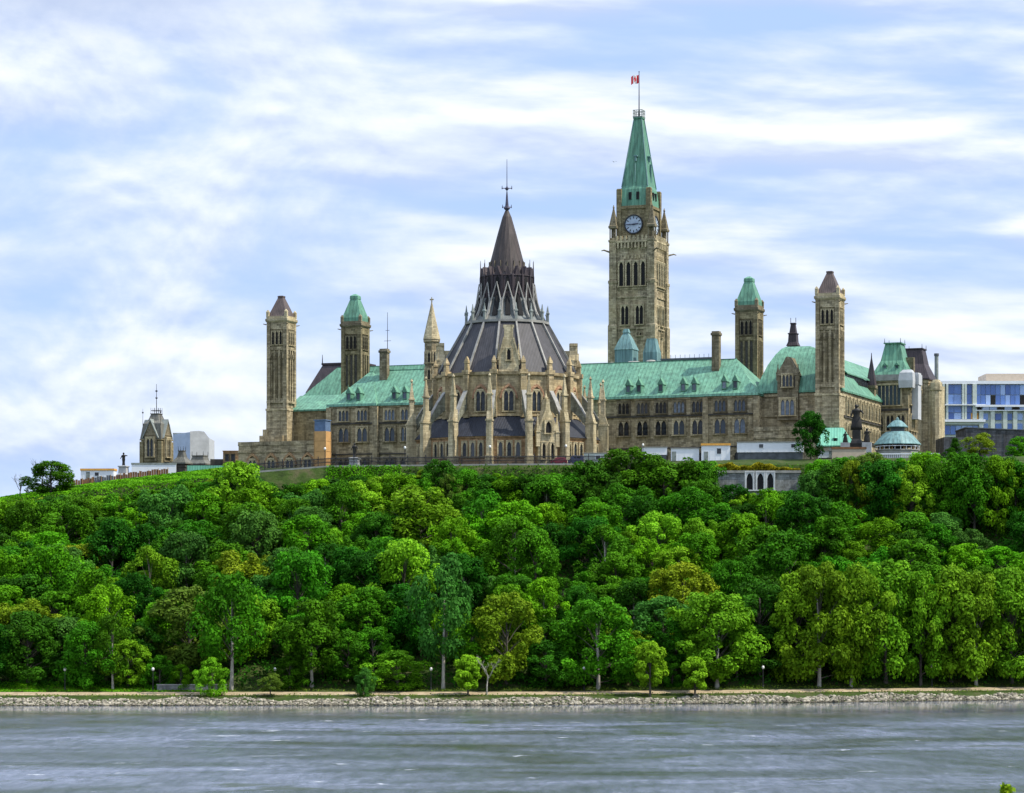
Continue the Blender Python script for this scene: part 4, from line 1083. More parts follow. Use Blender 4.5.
def glass_block():
    Y = 705.0; k = Y/F; X0 = XP(942, Y); X1 = XP(1046, Y); W_ = X1 - X0; base = ground(X0, Y)
    t = thing('apartment_building', 'modern apartment block of blue glass with pale frames at the right edge of the photo', 'building', (X0, Y, base), 0)
    def Z(py): return ZP(py, Y) - base
    def x(px): return XP(px, Y) - X0
    b = MB(); b.box(0, W_, .5, 22, -2, Z(383.5)); b.build('core', M['white_clad'], t)
    b = MB(); b.box(-.4, W_, -.3, 22, Z(384), Z(381)); b.box(x(975), W_, -1.0, 0, Z(407), Z(405)); b.box(-.2, x(985), -.8, .45, Z(422), Z(419.5)); b.box(-.2, x(985), -.8, .45, Z(405.5), Z(404.5)); b.box(x(975), W_, -.6, .45, Z(411), Z(410)); b.build('floor_slab', M['white'], t)
    b = MB(); b.box(x(990), W_ + 4, 6, 18, Z(382), Z(371.8)); b.build('penthouse', M['beige'], t)
    b = MB()
    for p in (942.5, 946, 962, 964.5, 972.5, 974.5): b.box(x(p), x(p) + .55, -.45, .45, Z(419), Z(384.1))
    for p in (979, 990.5, 1003, 1013, 1025, 1036): b.box(x(p), x(p) + 1.1, -.4, .45, Z(436), Z(411.1))
    b.box(x(944), x(984), -.3, .45, Z(424.5), Z(422.1)); b.build('frame', M['white_clad'], t)
    def pan(p0, p1, y0, y1, mat='glass_blue', d=.30, name='window'):
        g = MB(); g.box(x(p0), x(p1), .5 - d, .52, Z(y1), Z(y0)); g.build(name, M[mat], t)
    for p0, p1 in ((947, 954), (954.3, 961.5), (966.5, 971.8)):
        for y0, y1 in ((384.6, 393.8), (394.4, 403.8), (406, 412.5), (413, 419)): pan(p0, p1, y0, y1)
    q = 976.0
    for i in range(14):
        for y0, y1 in ((384.6, 394.6), (395.2, 404.8)):
            dark = (i, y0) in ((3, 395.2), (9, 395.2))
            pan(q + i*4.9 + .2, q + i*4.9 + 4.7, y0, y1, 'void' if dark else 'glass_blue')
    for i, m in enumerate(('void', 'glass_blue', 'glass_blue', 'void', 'glass_blue', 'void', 'glass_blue', 'glass_blue', 'void')): pan(975 + i*7.5, 975 + i*7.5 + 6.8, 406.9, 409.9, m)
    for p in (982, 995.5, 1006, 1016.5, 1028.5):
        for y0, y1 in ((413.5, 420), (423.5, 430)): pan(p, p + 6.2, y0, y1, 'glass_blue')
    pan(971, 978.5, 413, 421, 'orange', .35, 'balcony_screen')
    for p in (944, 950, 956): pan(p, p + 5.2, 413.2 + 7, 418.9, 'dgrey', .36, 'window') if False else None
    for i in range(6): pan(945 + i*5.6, 945 + i*5.6 + 5.0, 425.5, 434.5)

def dark_annex():
    Y = 610.0; X0 = XP(966, Y); X1 = XP(1044, Y); base = ground((X0 + X1)/2, Y)
    t = thing('stone_annex', 'windowless charcoal stone block in front of the glass apartments', 'building', (X0, Y, base))
    w = X1 - X0
    def Z(py): return ZP(py, Y) - base
    b = MB(); b.loft([[(0, 0, -2), (w, 0, -2), (w, 14, -2), (0, 14, -2)], [(0, 0, Z(428)), (w, 0, Z(431.5)), (w, 14, Z(431.5)), (0, 14, Z(428))]])
    for i in range(5): b.box(1.0 + i*2.6, 1.3 + i*2.6, -.12, 0, -2, Z(434))
    b.build('wall', M['darkwall'], t)
    b = MB(); b.loft([[(-.2, -.2, Z(428) + .02), (w, -.2, Z(431.5) + .02), (w, 14.2, Z(431.5) + .02), (-.2, 14.2, Z(428) + .02)], [(-.2, -.2, Z(427)), (w, -.2, Z(430.5)), (w, 14.2, Z(430.5)), (-.2, 14.2, Z(427))]]); b.build('parapet', M['dgrey'], t)
    b = MB(); x0 = XP(944, Y - 4) - X0; b.box(x0, -.3, -4, 8, -2, Z(438)); b.build('side_wing', M['darkwall'], t)

def kiosk():
    Y = 560.0; X = XP(897.5, Y); base = ground(X, Y)
    t = thing('summer_pavilion', 'round open pavilion with two-tier blue-green copper roof at the right rim', 'pavilion', (X, Y, base))
    def Z(py): return ZP(py, Y) - base
    b = MB(); b.ngon(12, [(4.6, -3), (4.6, Z(451)), (4.8, Z(450.8)), (4.8, Z(450))]); b.build('stone_base', M['concrete'], t)
    for i in range(10):
        a = 2*PI*i/10 + .2; p = MB(); p.tube((4.0*math.sin(a), -4.0*math.cos(a), Z(450)), (4.0*math.sin(a), -4.0*math.cos(a), Z(443.5)), .16); p.build('post', M['timber'], t)
    b = MB(); b.ngon(12, [(1.3, Z(450)), (1.3, Z(442))]); b.build('core', M['soot'], t)
    b = MB(); b.ngon(12, [(5.1, Z(445)), (5.1, Z(444.3)), (4.3, Z(440)), (3.2, Z(434.5)), (2.4, Z(431.8)), (2.1, Z(431.7))]); b.build('lower_roof', M['copper_blue'], t)
    b = MB(); b.ngon(12, [(1.5, Z(432)), (1.5, Z(427))]); b.build('clerestory', M['dgrey'], t)
    b = MB(); b.ngon(12, [(2.3, Z(427.4)), (2.3, Z(426.8)), (1.5, Z(423)), (.9, Z(420.8)), (.4, Z(420.2)), (.3, Z(418.5)), (.05, Z(417))]); b.build('upper_roof', M['copper_blue'], t)
    b = MB()
    for i in range(24):
        a = 2*PI*i/24; b.tube((4.7*math.sin(a), -4.7*math.cos(a), Z(450)), (4.7*math.sin(a), -4.7*math.cos(a), Z(446.6)), .05)
    b.ngon(24, [(4.76, Z(446.9)), (4.76, Z(446.3)), (4.62, Z(446.3)), (4.62, Z(446.9))]); b.build('balustrade', M['white'], t)
    # pale wall running along the rim by the kiosk
    Yw = 551.0
    tw = thing('rim_wall', 'long pale stone balustrade along the rim under the round pavilion', 'wall', (XP(866, Yw), Yw, ground(XP(866, Yw), Yw)), R(-6))
    L = XP(938, Yw) - XP(866, Yw)
    zt = ZP(453.5, Yw) - ground(XP(866, Yw), Yw)
    b = MB(); b.box(0, L, -.3, .3, -3, zt - .9); b.build('wall', M['granite'], tw)
    b = MB(); b.box(-.1, L + .1, -.4, .4, zt - .25, zt); n = 36
    for i in range(n): b.cbox((i + .5)*L/n, 0, zt - .9, zt - .24, .16, .16)
    b.build('balustrade', M['white'], tw)

def figure_mb(mb, z, h, arm=0.0, skirt=False):
    """one continuous standing figure of height h with base at z; robe or legs"""
    s = h/1.8
    if skirt:
        prof = [(.34, 0), (.33, .25), (.27, .7), (.19, 1.02), (.22, 1.3), (.25, 1.42), (.10, 1.5), (.075, 1.56), (.11, 1.63), (.115, 1.72), (.06, 1.80)]
    else:
        prof = [(.20, 0), (.17, .1), (.15, .5), (.19, .85), (.17, 1.05), (.22, 1.3), (.23, 1.42), (.09, 1.5), (.075, 1.56), (.105, 1.63), (.11, 1.72), (.05, 1.80)]
    rings = [[(1.25*r*s*math.sin(2*PI*i/10), -.8*r*s*math.cos(2*PI*i/10), z + zz*s) for i in range(10)] for r, zz in prof]
    mb.loft(rings)
    for q in (-1, 1):
        e = (q*(.36 + arm*(q > 0)*.35)*s, -.10*s, z + (1.12 + arm*(q > 0)*.35)*s)
        mb.path([(q*.23*s, 0, z + 1.40*s, .075*s), (e[0]*.95, -.04*s, e[2], .06*s), (e[0]*1.05, -.25*s, z + (.92 + arm*(q > 0)*.75)*s, .045*s)], 6)

def statues():
    def make(name, label, px, Y, ypt, ybase, ytop, hw, pm, arm, skirt, pz=None):
        X = XP(px, Y); base = ground(X, Y)
        t = thing(name, label, 'statue', (X, Y, base), -.2)
        zb, zp, zt = ZP(ybase, Y) - base, ZP(ypt, Y) - base, ZP(ytop, Y) - base
        b = MB()
        if skirt: b.sq([(1.7, min(-1, zb)), (1.7, zb + .5), (1.25, zb + .55), (1.1, zb + 1.0), (.85, zb + 1.5), (.8, zp)])
        else: b.sq([(hw*1.35, min(-1, zb)), (hw*1.35, zb + .35), (hw*1.1, zb + .45), (hw, zb + .6), (hw*.9, zp - .45), (hw*1.1, zp - .35), (hw*1.1, zp - .1), (hw*.7, zp)])
        b.build('pedestal', M[pm], t)
        f = MB(); figure_mb(f, zp, zt - zp, arm, skirt); f.build('figure', M['bronze'], t, smoothed=True)
        return t
    make('statue', 'dark standing statue with one arm out on a pale pedestal, left of the gabled tower', 123.6, 618, 465.5, 476, 452.5, 1.0, 'granite', .6, False)
    make('statue', 'dark bronze statue on a rounded white pedestal in front of the left green-roofed facade', 354.5, 551, 457.5, 470.5, 443, 1.0, 'white_stone', .1, False)
    t = make('monument', 'tall dark bronze robed statue on a high pedestal left of the kiosk', 856.5, 560, 430, 446, 404.5, .62, 'bronze', .3, True)
    for s, h in ((-1, 2.4), (1, 3.0)):
        f = MB(); f.at(s*2.3, -1.2, 0); z0 = ZP(447, 560) - ground(XP(856.5, 560), 560)
        figure_mb(f, z0 + .9, h, .5, True); f.at(); f.build('side_figure', M['bronze'], t, smoothed=True)
        f = MB(); f.cbox(s*2.3, -1.2, -1, z0 + .9, 2.0, 1.6); f.build('plinth', M['granite'], t)

def cabins():
    def cabin(label, px0, px1, ytop, ybase, Y, wall='white', fascia=None, skirt=None, wins=(), door=None, name='site_cabin', rz=-.06):
        X = XP(px0, Y); base = ZP(ybase, Y); w = XP(px1, Y) - X; h = ZP(ytop, Y) - base
        t = thing(name, label, 'cabin', (X, Y, base), rz, 'white site cabins in front of the parliament building')
        sk = h*skirt if skirt else .25
        b = MB(); b.box(0, w, 0, 3.2, sk, h); 
        for i in range(int(w/1.2)): b.box(.6 + i*1.2, .66 + i*1.2, -.03, 0, sk + .05, h - .2)
        b.build('body', M[wall], t)
        b = MB(); b.box(.15, w - .15, .15, 3.0, -.8, sk - .005); b.build('skirting', M['dgrey'], t)
        b = MB(); b.box(-.12, w + .12, -.15, 3.35, h + .004, h + (.45 if fascia else .16)); b.build('roof', M[fascia or 'lead'], t)
        for p in wins:
            x = XP(p, Y) - X; q = MB(); q.box(x - .55, x + .55, -.06, .02, sk + (h - sk)*.42, sk + (h - sk)*.85); wo = q.build('window', M['white'], t)
            q = MB(); q.box(x - .45, x + .45, -.08, -.05, sk + (h - sk)*.46, sk + (h - sk)*.81); q.build('pane', M['glass'], wo)
        if door is not None:
            x = XP(door, Y) - X; q = MB(); q.box(x - .45, x + .45, -.06, .02, sk + .02, sk + 2.0); do = q.build('door', M['lead_grey'], t)
            q = MB(); q.ngon(6, [(.05, sk + .95), (.05, sk + 1.1)], x + .32, -.1); q.build('handle', M['iron'], do)
    cabin('white site cabin with grey lower half, leftmost of the row right of the library', 642, 667, 447.5, 461, 562, skirt=.45)
    cabin('plain white site cabin with a door, second in the row right of the library', 671, 699, 448.5, 462, 561, door=674)
    cabin('white site cabin with an orange roof band right of the library', 701.5, 730, 445.5, 462, 559, fascia='orange', wins=(719,), door=706)
    cabin('long white site cabin with dark lower band beside the round tree', 737, 803, 442.5, 460.5, 558, skirt=.45, wins=(761, 793), rz=-.12)
    cabin('small white site cabin under the stair of the mint green shed', 819, 834, 451, 459, 552, door=831)
    cabin('white site cabin with orange roof edge at the left end of the hill', 80.7, 114, 470.5, 481.5, 600, fascia='orange', wins=(97,), door=88)
    cabin('grey-white site cabin between the navy van and the last library buttress', 584, 606, 453.5, 465.5, 546, wall='white_clad', wins=(598,))
    # mint green shed with arched opening
    Y = 566.0; X0, X1 = XP(817, Y), XP(854, Y); base = ground((X0 + X1)/2, Y); w = X1 - X0
    t = thing('green_roofed_shed', 'low shed under a mint green hipped roof behind the low cream wall', 'shed', (X0, Y, base), -.15)
    def Z(py): return ZP(py, Y) - base
    b = MB(); b.box(.3, w - .3, .3, 7, -1, Z(446.5)); b.build('wall', M['beige'], t)
    b = MB(); b.rect([(-.2, w + .2, -.2, 7.4, Z(446.5)), (-.2, w + .2, -.2, 7.4, Z(445.5)), (1.2, w - 2.4, 2.6, 5, Z(427.3)), (1.2, w - 2.4, 2.6, 5, Z(427))]); ro = b.build('roof', M['copper_mint'], t)
    b = MB(); xx = XP(835, Y) - X0; b.box(xx - .6, xx + .6, .55, 1.6, Z(442), Z(438)); b.ngon(8, [(.6, Z(438)), (.1, Z(436))], xx, 1.1); b.build('dormer', M['copper_mint'], ro)
    b = MB(); b.box(xx - .36, xx + .36, .48, .56, Z(442), Z(438)); b.build('opening', M['void'], ro)
    # low beige wall before it
    Yb = 549; X0 = XP(832, Yb); X1 = XP(866, Yb); g = ground(X0, Yb)
    t = thing('garden_wall', 'low cream wall with a brown coping in front of the mint green shed', 'wall', (X0, Yb, g))
    b = MB(); b.box(0, X1 - X0, 0, .5, -1.5, ZP(449, Yb) - g); b.build('wall', M['beige'], t)
    b = MB(); b.box(-.1, X1 - X0 + .1, -.12, .62, ZP(449, Yb) - g + .004, ZP(447, Yb) - g); b.build('coping', M['brownfence'], t)

def left_things():
    Y = 618.0; X0, X1 = XP(131.5, Y), XP(176, Y); base = ground(X0, Y)
    t = thing('site_wall', 'white hoarding with a grey top edge round the foot of the gabled tower', 'wall', (X0, Y, base), 0)
    z1 = ZP(464.5, Y) - base
    b = MB(); b.box(0, X1 - X0, 0, .4, -1, z1)
    b.build('board', M['white'], t)
    b = MB(); b.box(-.1, X1 - X0 + .1, -.1, .5, z1 + .003, z1 + .4); b.build('coping', M['lead_grey'], t)
    for p in (138, 161):
        x = XP(p, Y) - X0; b = MB(); b.box(x - .4, x + .4, -.05, .01, .2, 1.9); b.build('opening', M['dgrey'], t)
    Y = 690.0; X0, X1 = XP(170.5, Y), XP(208.5, Y); base = ground(X0, Y); w = X1 - X0; al = .35
    t = thing('wrapped_building', 'building wrapped in white tarpaulin with a curved top, right of the gabled tower', 'building', (X0, Y, base), 0)
    zt = ZP(431, Y) - base; xm = XP(190, Y) - X0
    b = MB(); b.loft([[(0, 5, -2), (xm, 0, -2), (xm, 14, -2), (0, 16, -2)], [(0, 5, zt - .6), (xm, 0, zt - .3), (xm, 14, zt), (0, 16, zt - .3)]]); b.build('side_sheet', M['tarp_blue'], t)
    b = MB()
    prof = [(xm + .02, zt - .1), (xm + 2.2, zt + .1), (xm + 3.6, zt - .1), (w - .6, zt - 1.0), (w, zt - 1.8)]
    b.loft([[(x, .0 + (x - xm)*.35, -2) for x, z in prof] + [(w, 14, -2), (xm + .02, 14, -2)], [(x, .0 + (x - xm)*.35, z) for x, z in prof] + [(w, 14, zt - 1.8), (xm + .02, 14, zt - .1)]]); b.build('front_sheet', M['tarp'], t)
    b = MB(); b.box(0, xm, 4.9, 15, zt - .55, zt - .2); b.build('top_edge', M['lead_grey'], t)
    # grey mansard roofs lower down
    mansard('mansard_house', 'low house with grey slate mansard roof just right of the gabled tower', 173.5, 190.5, 640, 450.5, 464, 474, .8, 'soot', 'slate_grey', 3)
    mansard('mansard_house', 'low grey-roofed house in front of the white wrapped building', 188, 212, 650, 455.5, 465, 474, .7, 'stone_dark', 'slate_grey', 4)
    Y = 640.0; X0, X1 = XP(210, Y), XP(240, Y); base = ground(X0, Y)
    t = thing('flat_roofed_house', 'brown flat-roofed house left of the low stone wing', 'building', (X0, Y, base), 0)
    b = MB(); b.box(XP(223, Y) - X0, X1 - X0, 0, 8, -2, ZP(451.5, Y) - base); b.box(XP(222.5, Y) - X0, X1 - X0 + .2, -.2, 8.2, ZP(451.4, Y) - base, ZP(450.6, Y) - base); b.build('wall', M['stone_warm'], t)
    b = MB(); b.box(0, XP(222.9, Y) - X0, .5, 8, -2, ZP(459, Y) - base); b.build('side_wall', M['soot'], t)
    for p in (227, 233): window(t, XP(p, Y) - X0, 0, ZP(461, Y) - base, 0, .9, 1.6, 1, False, .1, 'stone_dark', 'glass')
    # mint green site wall
    Y = 604.0; X0, X1 = XP(187, Y), XP(240, Y); base = ground(X0, Y)
    t = thing('green_hoarding', 'long mint green hoarding below the grey-roofed houses', 'hoarding', (X0, Y, base), 0)
    zt = ZP(465.5, Y) - base
    b = MB(); b.box(0, X1 - X0, 0, .3, zt*.40, zt)
    b.build('board', M['copper_mint'], t)
    b = MB(); b.box(0, X1 - X0, .02, .28, -1, zt*.40 - .004); b.build('lower_board', M['copper_blue'], t)
    b = MB(); b.box(XP(225, Y) - X0, XP(226.8, Y) - X0, -.25, .4, -1, zt + .5); b.build('gate_post', M['dgrey'], t)
    # rust brown fence
    Y = 588.0; X0, X1 = XP(73, Y), XP(168, Y); b0 = ground(X0, Y)
    t = thing('board_fence', 'rust-brown board fence below the gabled tower and its statue', 'fence', (X0, Y, b0), 0)
    b = MB(); n = 40; L = X1 - X0
    for i in range(n):
        x = L*i/n; g = ground(X0 + x, Y) - b0; dark = 8 < i < 17
        b.box(x + .03, x + L/n - .03, 0, .08, g - .6, g + 3.4 - .5*random.random(), 1 if dark else 0)
    b.build('boards', [M['brownfence'], M['dgrey']], t)
    for i in range(11):
        x = L*i/10; g = ground(X0 + x, Y) - b0; p = MB(); p.cbox(x, -.1, g - .6, g + 3.4, .14, .14); p.build('post', M['timber'], t)
    # plywood hoist tower
    v = 24.5; u = UX(322.5, v); X, Y = W(u, v); base = ground(X, Y)
    t = thing('hoist_tower', 'orange plywood shaft with a blue-grey top against the left facade', 'hoist', (X, Y, base), -TH)
    h = 1.45; z1 = ZP(431.5, Y) - base; z2 = ZP(421, Y) - base
    b = MB(); b.sq([(h, -1), (h, z1)])
    b.build('plywood_shaft', M['ply'], t)
    b = MB()
    for sx in (-1, 1):
        for sy in (-1, 1): b.cbox(sx*h, sy*h, -1, z1 - .01, .16, .16)
    for z in np.arange(1.2, z1, 2.4): b.sq([(h + .04, z), (h + .04, z + .07)])
    b.build('batten', M['timber'], t)
    b = MB(); b.sq([(h - .06, z1 + .003), (h - .06, z2), (h + .1, z2 + .02), (h + .1, z2 + .25)]); b.build('head', M['tarp_blue2'], t)
M['tarp_blue2'] = plain_mat('slate_blue_sheet', (.10, .16, .27), .6, .2)

def rim_things():
    # iron fence on a low pale kerb wall along the rim before the library
    pts = [(px, 541.5) for px in range(246, 640, 12)]
    X0, Y0 = XP(246, 541.5), 541.5
    def gp(px):
        X = XP(px, 541.5); return X, rimY(X) + 3.0
    base = ground(*gp(246))
    fx, fy = gp(246)
    t = thing('iron_fence', 'long black iron railing along the rim in front of the library', 'fence', (fx, fy, base))
    k = thing('kerb_wall', 'long pale concrete kerb wall under the black iron railing at the rim', 'wall', (fx, fy - .9, base))
    fb = MB(); kb = MB()
    pxs = list(range(246, 652, 9))
    for a, b in zip(pxs[:-1], pxs[1:]):
        (xa, ya), (xb, yb) = gp(a), gp(b); za = ground(xa, ya); zb = ground(xb, yb)
        A = Vector((xa - fx, ya - fy, za - base)); B_ = Vector((xb - fx, yb - fy, zb - base))
        for h in (.25, 1.1, 1.85): fb.tube(A + Vector((0, 0, h)), B_ + Vector((0, 0, h)), .07, .07, 4)
        for i in range(11):
            p = A.lerp(B_, i/11); fb.tube(p, p + Vector((0, 0, 2.05)), .045, .04, 4)
        n = Vector((0, .35, 0)); o_ = Vector((0, 0, 0))
        ka = [A + Vector((0, -.25, -1.6)), A + Vector((0, .25, -1.6)), A + Vector((0, .25, .35)), A + Vector((0, -.25, .35))]
        kb_ = [B_ + Vector((0, -.25, -1.6)), B_ + Vector((0, .25, -1.6)), B_ + Vector((0, .25, .35)), B_ + Vector((0, -.25, .35))]
        kb.loft([ka, kb_])
    fb.build('railing', M['iron'], t); kb.build('kerb', M['concrete'], k)
    for px in pxs[::2]:
        x, y = gp(px); p = MB(); z = ground(x, y) - base
        p.cbox(x - fx, y - fy, z, z + 2.2, .16, .16); p.sq([(.12, z + 2.2), (.02, z + 2.5)], x - fx, y - fy); p.build('post', M['iron'], t)
    # grey retaining wall with three arched openings, hedge on top
    Yw = 527.0; X0, X1 = XP(702, Yw), XP(800, Yw); zt = ZP(470.5, Yw); zb = zt - 9.0
    t = thing('arched_retaining_wall', 'grey stone retaining wall with three pointed arches under a yellow hedge', 'wall', (X0, Yw, zb))
    b = MB(); L = X1 - X0; b.box(0, L, 0, 9, 0, zt - zb - .5)
    b.build('wall', M['stone_grey'], t)
    b = MB(); b.box(-.2, L + .2, -.25, 9.5, zt - zb - .496, zt - zb); b.build('coping', M['lead'], t)
    for i, px in enumerate((749.5, 760.3, 770.2)):
        x = XP(px, Yw) - X0; wo = window(t, x, 0, ZP(489.5, Yw) - zb, 0, 1.25, 3.3, 1, True, .28, 'white_stone', 'void', None, .25, 'arch_opening')
    # hedge: clipped box of yellow-green leaves
    # lamp on the hill

def car(label, px0, px1, Y, paint, van=False):
    X = XP((px0 + px1)/2, Y); L = XP(px1, Y) - XP(px0, Y); base = ground(X, Y)
    t = thing('parked_van' if van else 'parked_car', label, 'van' if van else 'car', (X, Y, base), 0)
    H = 1.95 if van else 1.6; hw = .9
    prof = [(-L/2, .35), (-L/2, .85), (-L/2 + .12, 1.0), (-L*.30, 1.08), (-L*.19, H - .06), (-L*.15, H), (L*.30, H), (L*.40, H - .08), (L/2 - .1, 1.05), (L/2, .9), (L/2, .35)] if not van else \
           [(-L/2, .35), (-L/2, .95), (-L*.40, 1.15), (-L*.27, H - .05), (-L*.22, H), (L/2 - .15, H), (L/2, H - .12), (L/2, .35)]
    b = MB(); n = len(prof)
    ys_ = [(-hw, .0), (-hw + .06, .03), (hw - .06, .03), (hw, .0)]
    rings = []
    for y, e in ((-hw, .05), (-hw + .07, 0), (hw - .07, 0), (hw, .05)):
        rings.append([(x*(1 - e*.6), y*(.92 if z > 1.1 else 1), z - (e if z > 1.2 else 0)) for x, z in prof])
    b.loft(rings); b.build('body', M[paint], t)
    g = MB()
    for s in (-1, 1):
        y = s*(hw*.92 + .012)
        for x0, x1 in ((-.20, .04), (.06, .30)):
            g.loft([[(L*x0 + (.12 if x0 < 0 else 0), y - .01, 1.12), (L*x1, y - .01, 1.12), (L*x1 - .03, y - .01, H - .2), (L*x0 + .25*(x0 < 0) + .03, y - .01, H - .2)],
                    [(L*x0 + (.12 if x0 < 0 else 0), y + .01, 1.12), (L*x1, y + .01, 1.12), (L*x1 - .03, y + .01, H - .2), (L*x0 + .25*(x0 < 0) + .03, y + .01, H - .2)]])
    g.build('side_window', M['glass'], t)
    for x in (-L*.31, L*.31):
        for s in (-1, 1):
            w = MB(); w.X = Matrix.Translation((x, s*(hw - .1), .34)) @ Matrix.Rotation(PI/2, 4, 'X')
            w.ngon(16, [(.34, -.12), (.34, .12)]); w.X = Matrix.Identity(4); wo = w.build('wheel', M['rubber'], t)
            w = MB(); w.X = Matrix.Translation((x, s*(hw - .1), .34)) @ Matrix.Rotation(PI/2, 4, 'X'); w.ngon(12, [(.2, -.135), (.2, .135)]); w.X = Matrix.Identity(4); w.build('rim', M['lead'], wo)
    for s in (-1, 1):
        h = MB(); h.box(-L/2 - .02, -L/2 + .06, s*.62 - .16, s*.62 + .16, .72, .88); h.build('headlight', M['white'], t)
        h = MB(); h.box(L/2 - .06, L/2 + .02, s*.68 - .1, s*.68 + .1, .75, 1.0); h.build('tail_light', M['flagred'], t)

def lamps():
    def proto():
        t = thing('path_lamp', 'x', 'lamp', (0, 0, 0), 0, 'white globe lamps along the riverside path')
        b = MB(); b.ngon(8, [(.14, -.2), (.14, .5), (.075, .6), (.06, 3.4), (.12, 3.5)]); b.build('pole', M['iron'], t)
        b = MB(); b.ngon(10, [(.10, 3.5), (.2, 3.58), (.26, 3.75), (.26, 3.88), (.18, 4.06), (.05, 4.12)]); b.build('globe', M['lampglobe'], t, smoothed=True)
        return t
    p = proto(); first = True
    spots = [(65, 'white globe lamp on the grass, leftmost of the lamps on the river path'), (153, 'white globe lamp by the low grey wall near the left shore'),
             (275, 'white globe lamp behind the small pale shrub left of centre on the shore'), (431, 'white globe lamp beside the tall white-trunked tree on the shore'),
             (584, 'white globe lamp left of the pale-trunked tree at the middle of the shore'), (763, 'white globe lamp right of the pale sapling, in the dark under the right-hand trees'), (932, 'white globe lamp between the pale trunks under the yellow-green trees, rightmost on the shore')]
    for px, lab in spots:
        Yg = 460.0
        for _ in range(6):
            X = XP(px, Yg); Yg = ys(X) + 11.6
        loc = (X, Yg, ground(X, Yg))
        if first: p.location = loc; p['label'] = lab; first = False
        else: dup(p, loc, None, lab)
    hill = [(643, 560, 'white globe lamp above the leftmost site cabin beside the long green-roofed facade'), (405, 545, 'white globe lamp in front of the left facade beside the stair turret'), (566, 543, 'white globe lamp standing above the maroon car before the library'), (325, 545, 'white globe lamp before the orange plywood shaft'), (490, 541, 'white globe lamp before the front windows of the library')]
    for px, Y, lab in hill:
        X = XP(px, Y); c = dup(p, (X, Y, ground(X, Y)), None, lab); c['group'] = 'white globe lamps on the hilltop'; c.scale = (1, 1, 1.05)

def shore_things():
    # low grey block wall by the path on the left
    X0, X1 = -61.5, -49.5
    t = thing('low_block_wall', 'low grey block wall beside the path at the left shore', 'wall', (X0, ys(X0) + 11.9, ground(X0, ys(X0) + 11.9)))
    b = MB(); b.box(0, X1 - X0, 0, .6, -.5, 1.0); b.build('wall', M['stone_grey'], t)
    b = MB(); b.box(-.1, X1 - X0 + .1, -.08, .68, 1.004, 1.16); b.build('coping', M['concrete'], t)
    # gull in flight near the clock tower
    X, Y, Z_ = XP(614, 600), 600.0, ZP(162, 600)
    t = thing('gull', 'tiny gull gliding in the sky just left of the clock tower spire', 'bird', (X, Y, Z_), .3)
    b = MB()
    b.path([(0, -.30, 0, .02), (0, -.22, .02, .05), (0, -.05, .03, .085), (0, .15, .02, .07), (0, .32, 0, .02)], 8)
    for s in (-1, 1):
        b.loft([[(s*.05, -.10, .05), (s*.05, .10, .04), (s*.05, .0, .075)], [(s*.35, -.14, .20), (s*.35, .05, .19), (s*.35, -.04, .215)], [(s*.72, .02, .12), (s*.72, .10, .115), (s*.72, .05, .125)]])
    b.build('body', M['lead_grey'], t)

east_tower(); right_pavilions(); glass_block(); dark_annex(); kiosk(); statues(); cabins(); left_things(); rim_things(); lamps(); shore_things()
car('maroon car parked behind the iron railing at the right of the library', 550.5, 567, 542.5, 'car_red')
car('navy van parked behind the iron railing, right of the maroon car', 568, 583.5, 542.5, 'car_navy', True)
# ------------------------------------------------------------------ trees
def leaf_mesh(name, P, Nn, S, T, rng, aspect=1.5):
    """one small leaf-sized face per point"""
    n = len(P)
    Nn = Nn/np.linalg.norm(Nn, axis=1, keepdims=True)
    rnd = rng.normal(size=(n, 3)); tg = np.cross(Nn, rnd); tg /= np.linalg.norm(tg, axis=1, keepdims=True); bt = np.cross(Nn, tg)
    a = tg*(S*aspect*.5)[:, None]; b = bt*(S*.5)[:, None]
    droop = Nn*(-.12*S)[:, None]
    V = np.stack([P - a + droop, P - b, P + a + droop, P + b], axis=1).reshape(-1, 3)
    me = bpy.data.meshes.new(name)
    me.vertices.add(4*n); me.vertices.foreach_set('co', V.ravel().astype(np.float32))
    me.loops.add(4*n); me.loops.foreach_set('vertex_index', np.arange(4*n, dtype=np.int32))
    me.polygons.add(n); me.polygons.foreach_set('loop_start', np.arange(0, 4*n, 4, dtype=np.int32)); me.polygons.foreach_set('loop_total', np.full(n, 4, dtype=np.int32))
    at = me.attributes.new('tone', 'FLOAT', 'FACE'); at.data.foreach_set('value', np.clip(T, 0, 1).astype(np.float32))
    me.update(calc_edges=True); me.validate()
    return me

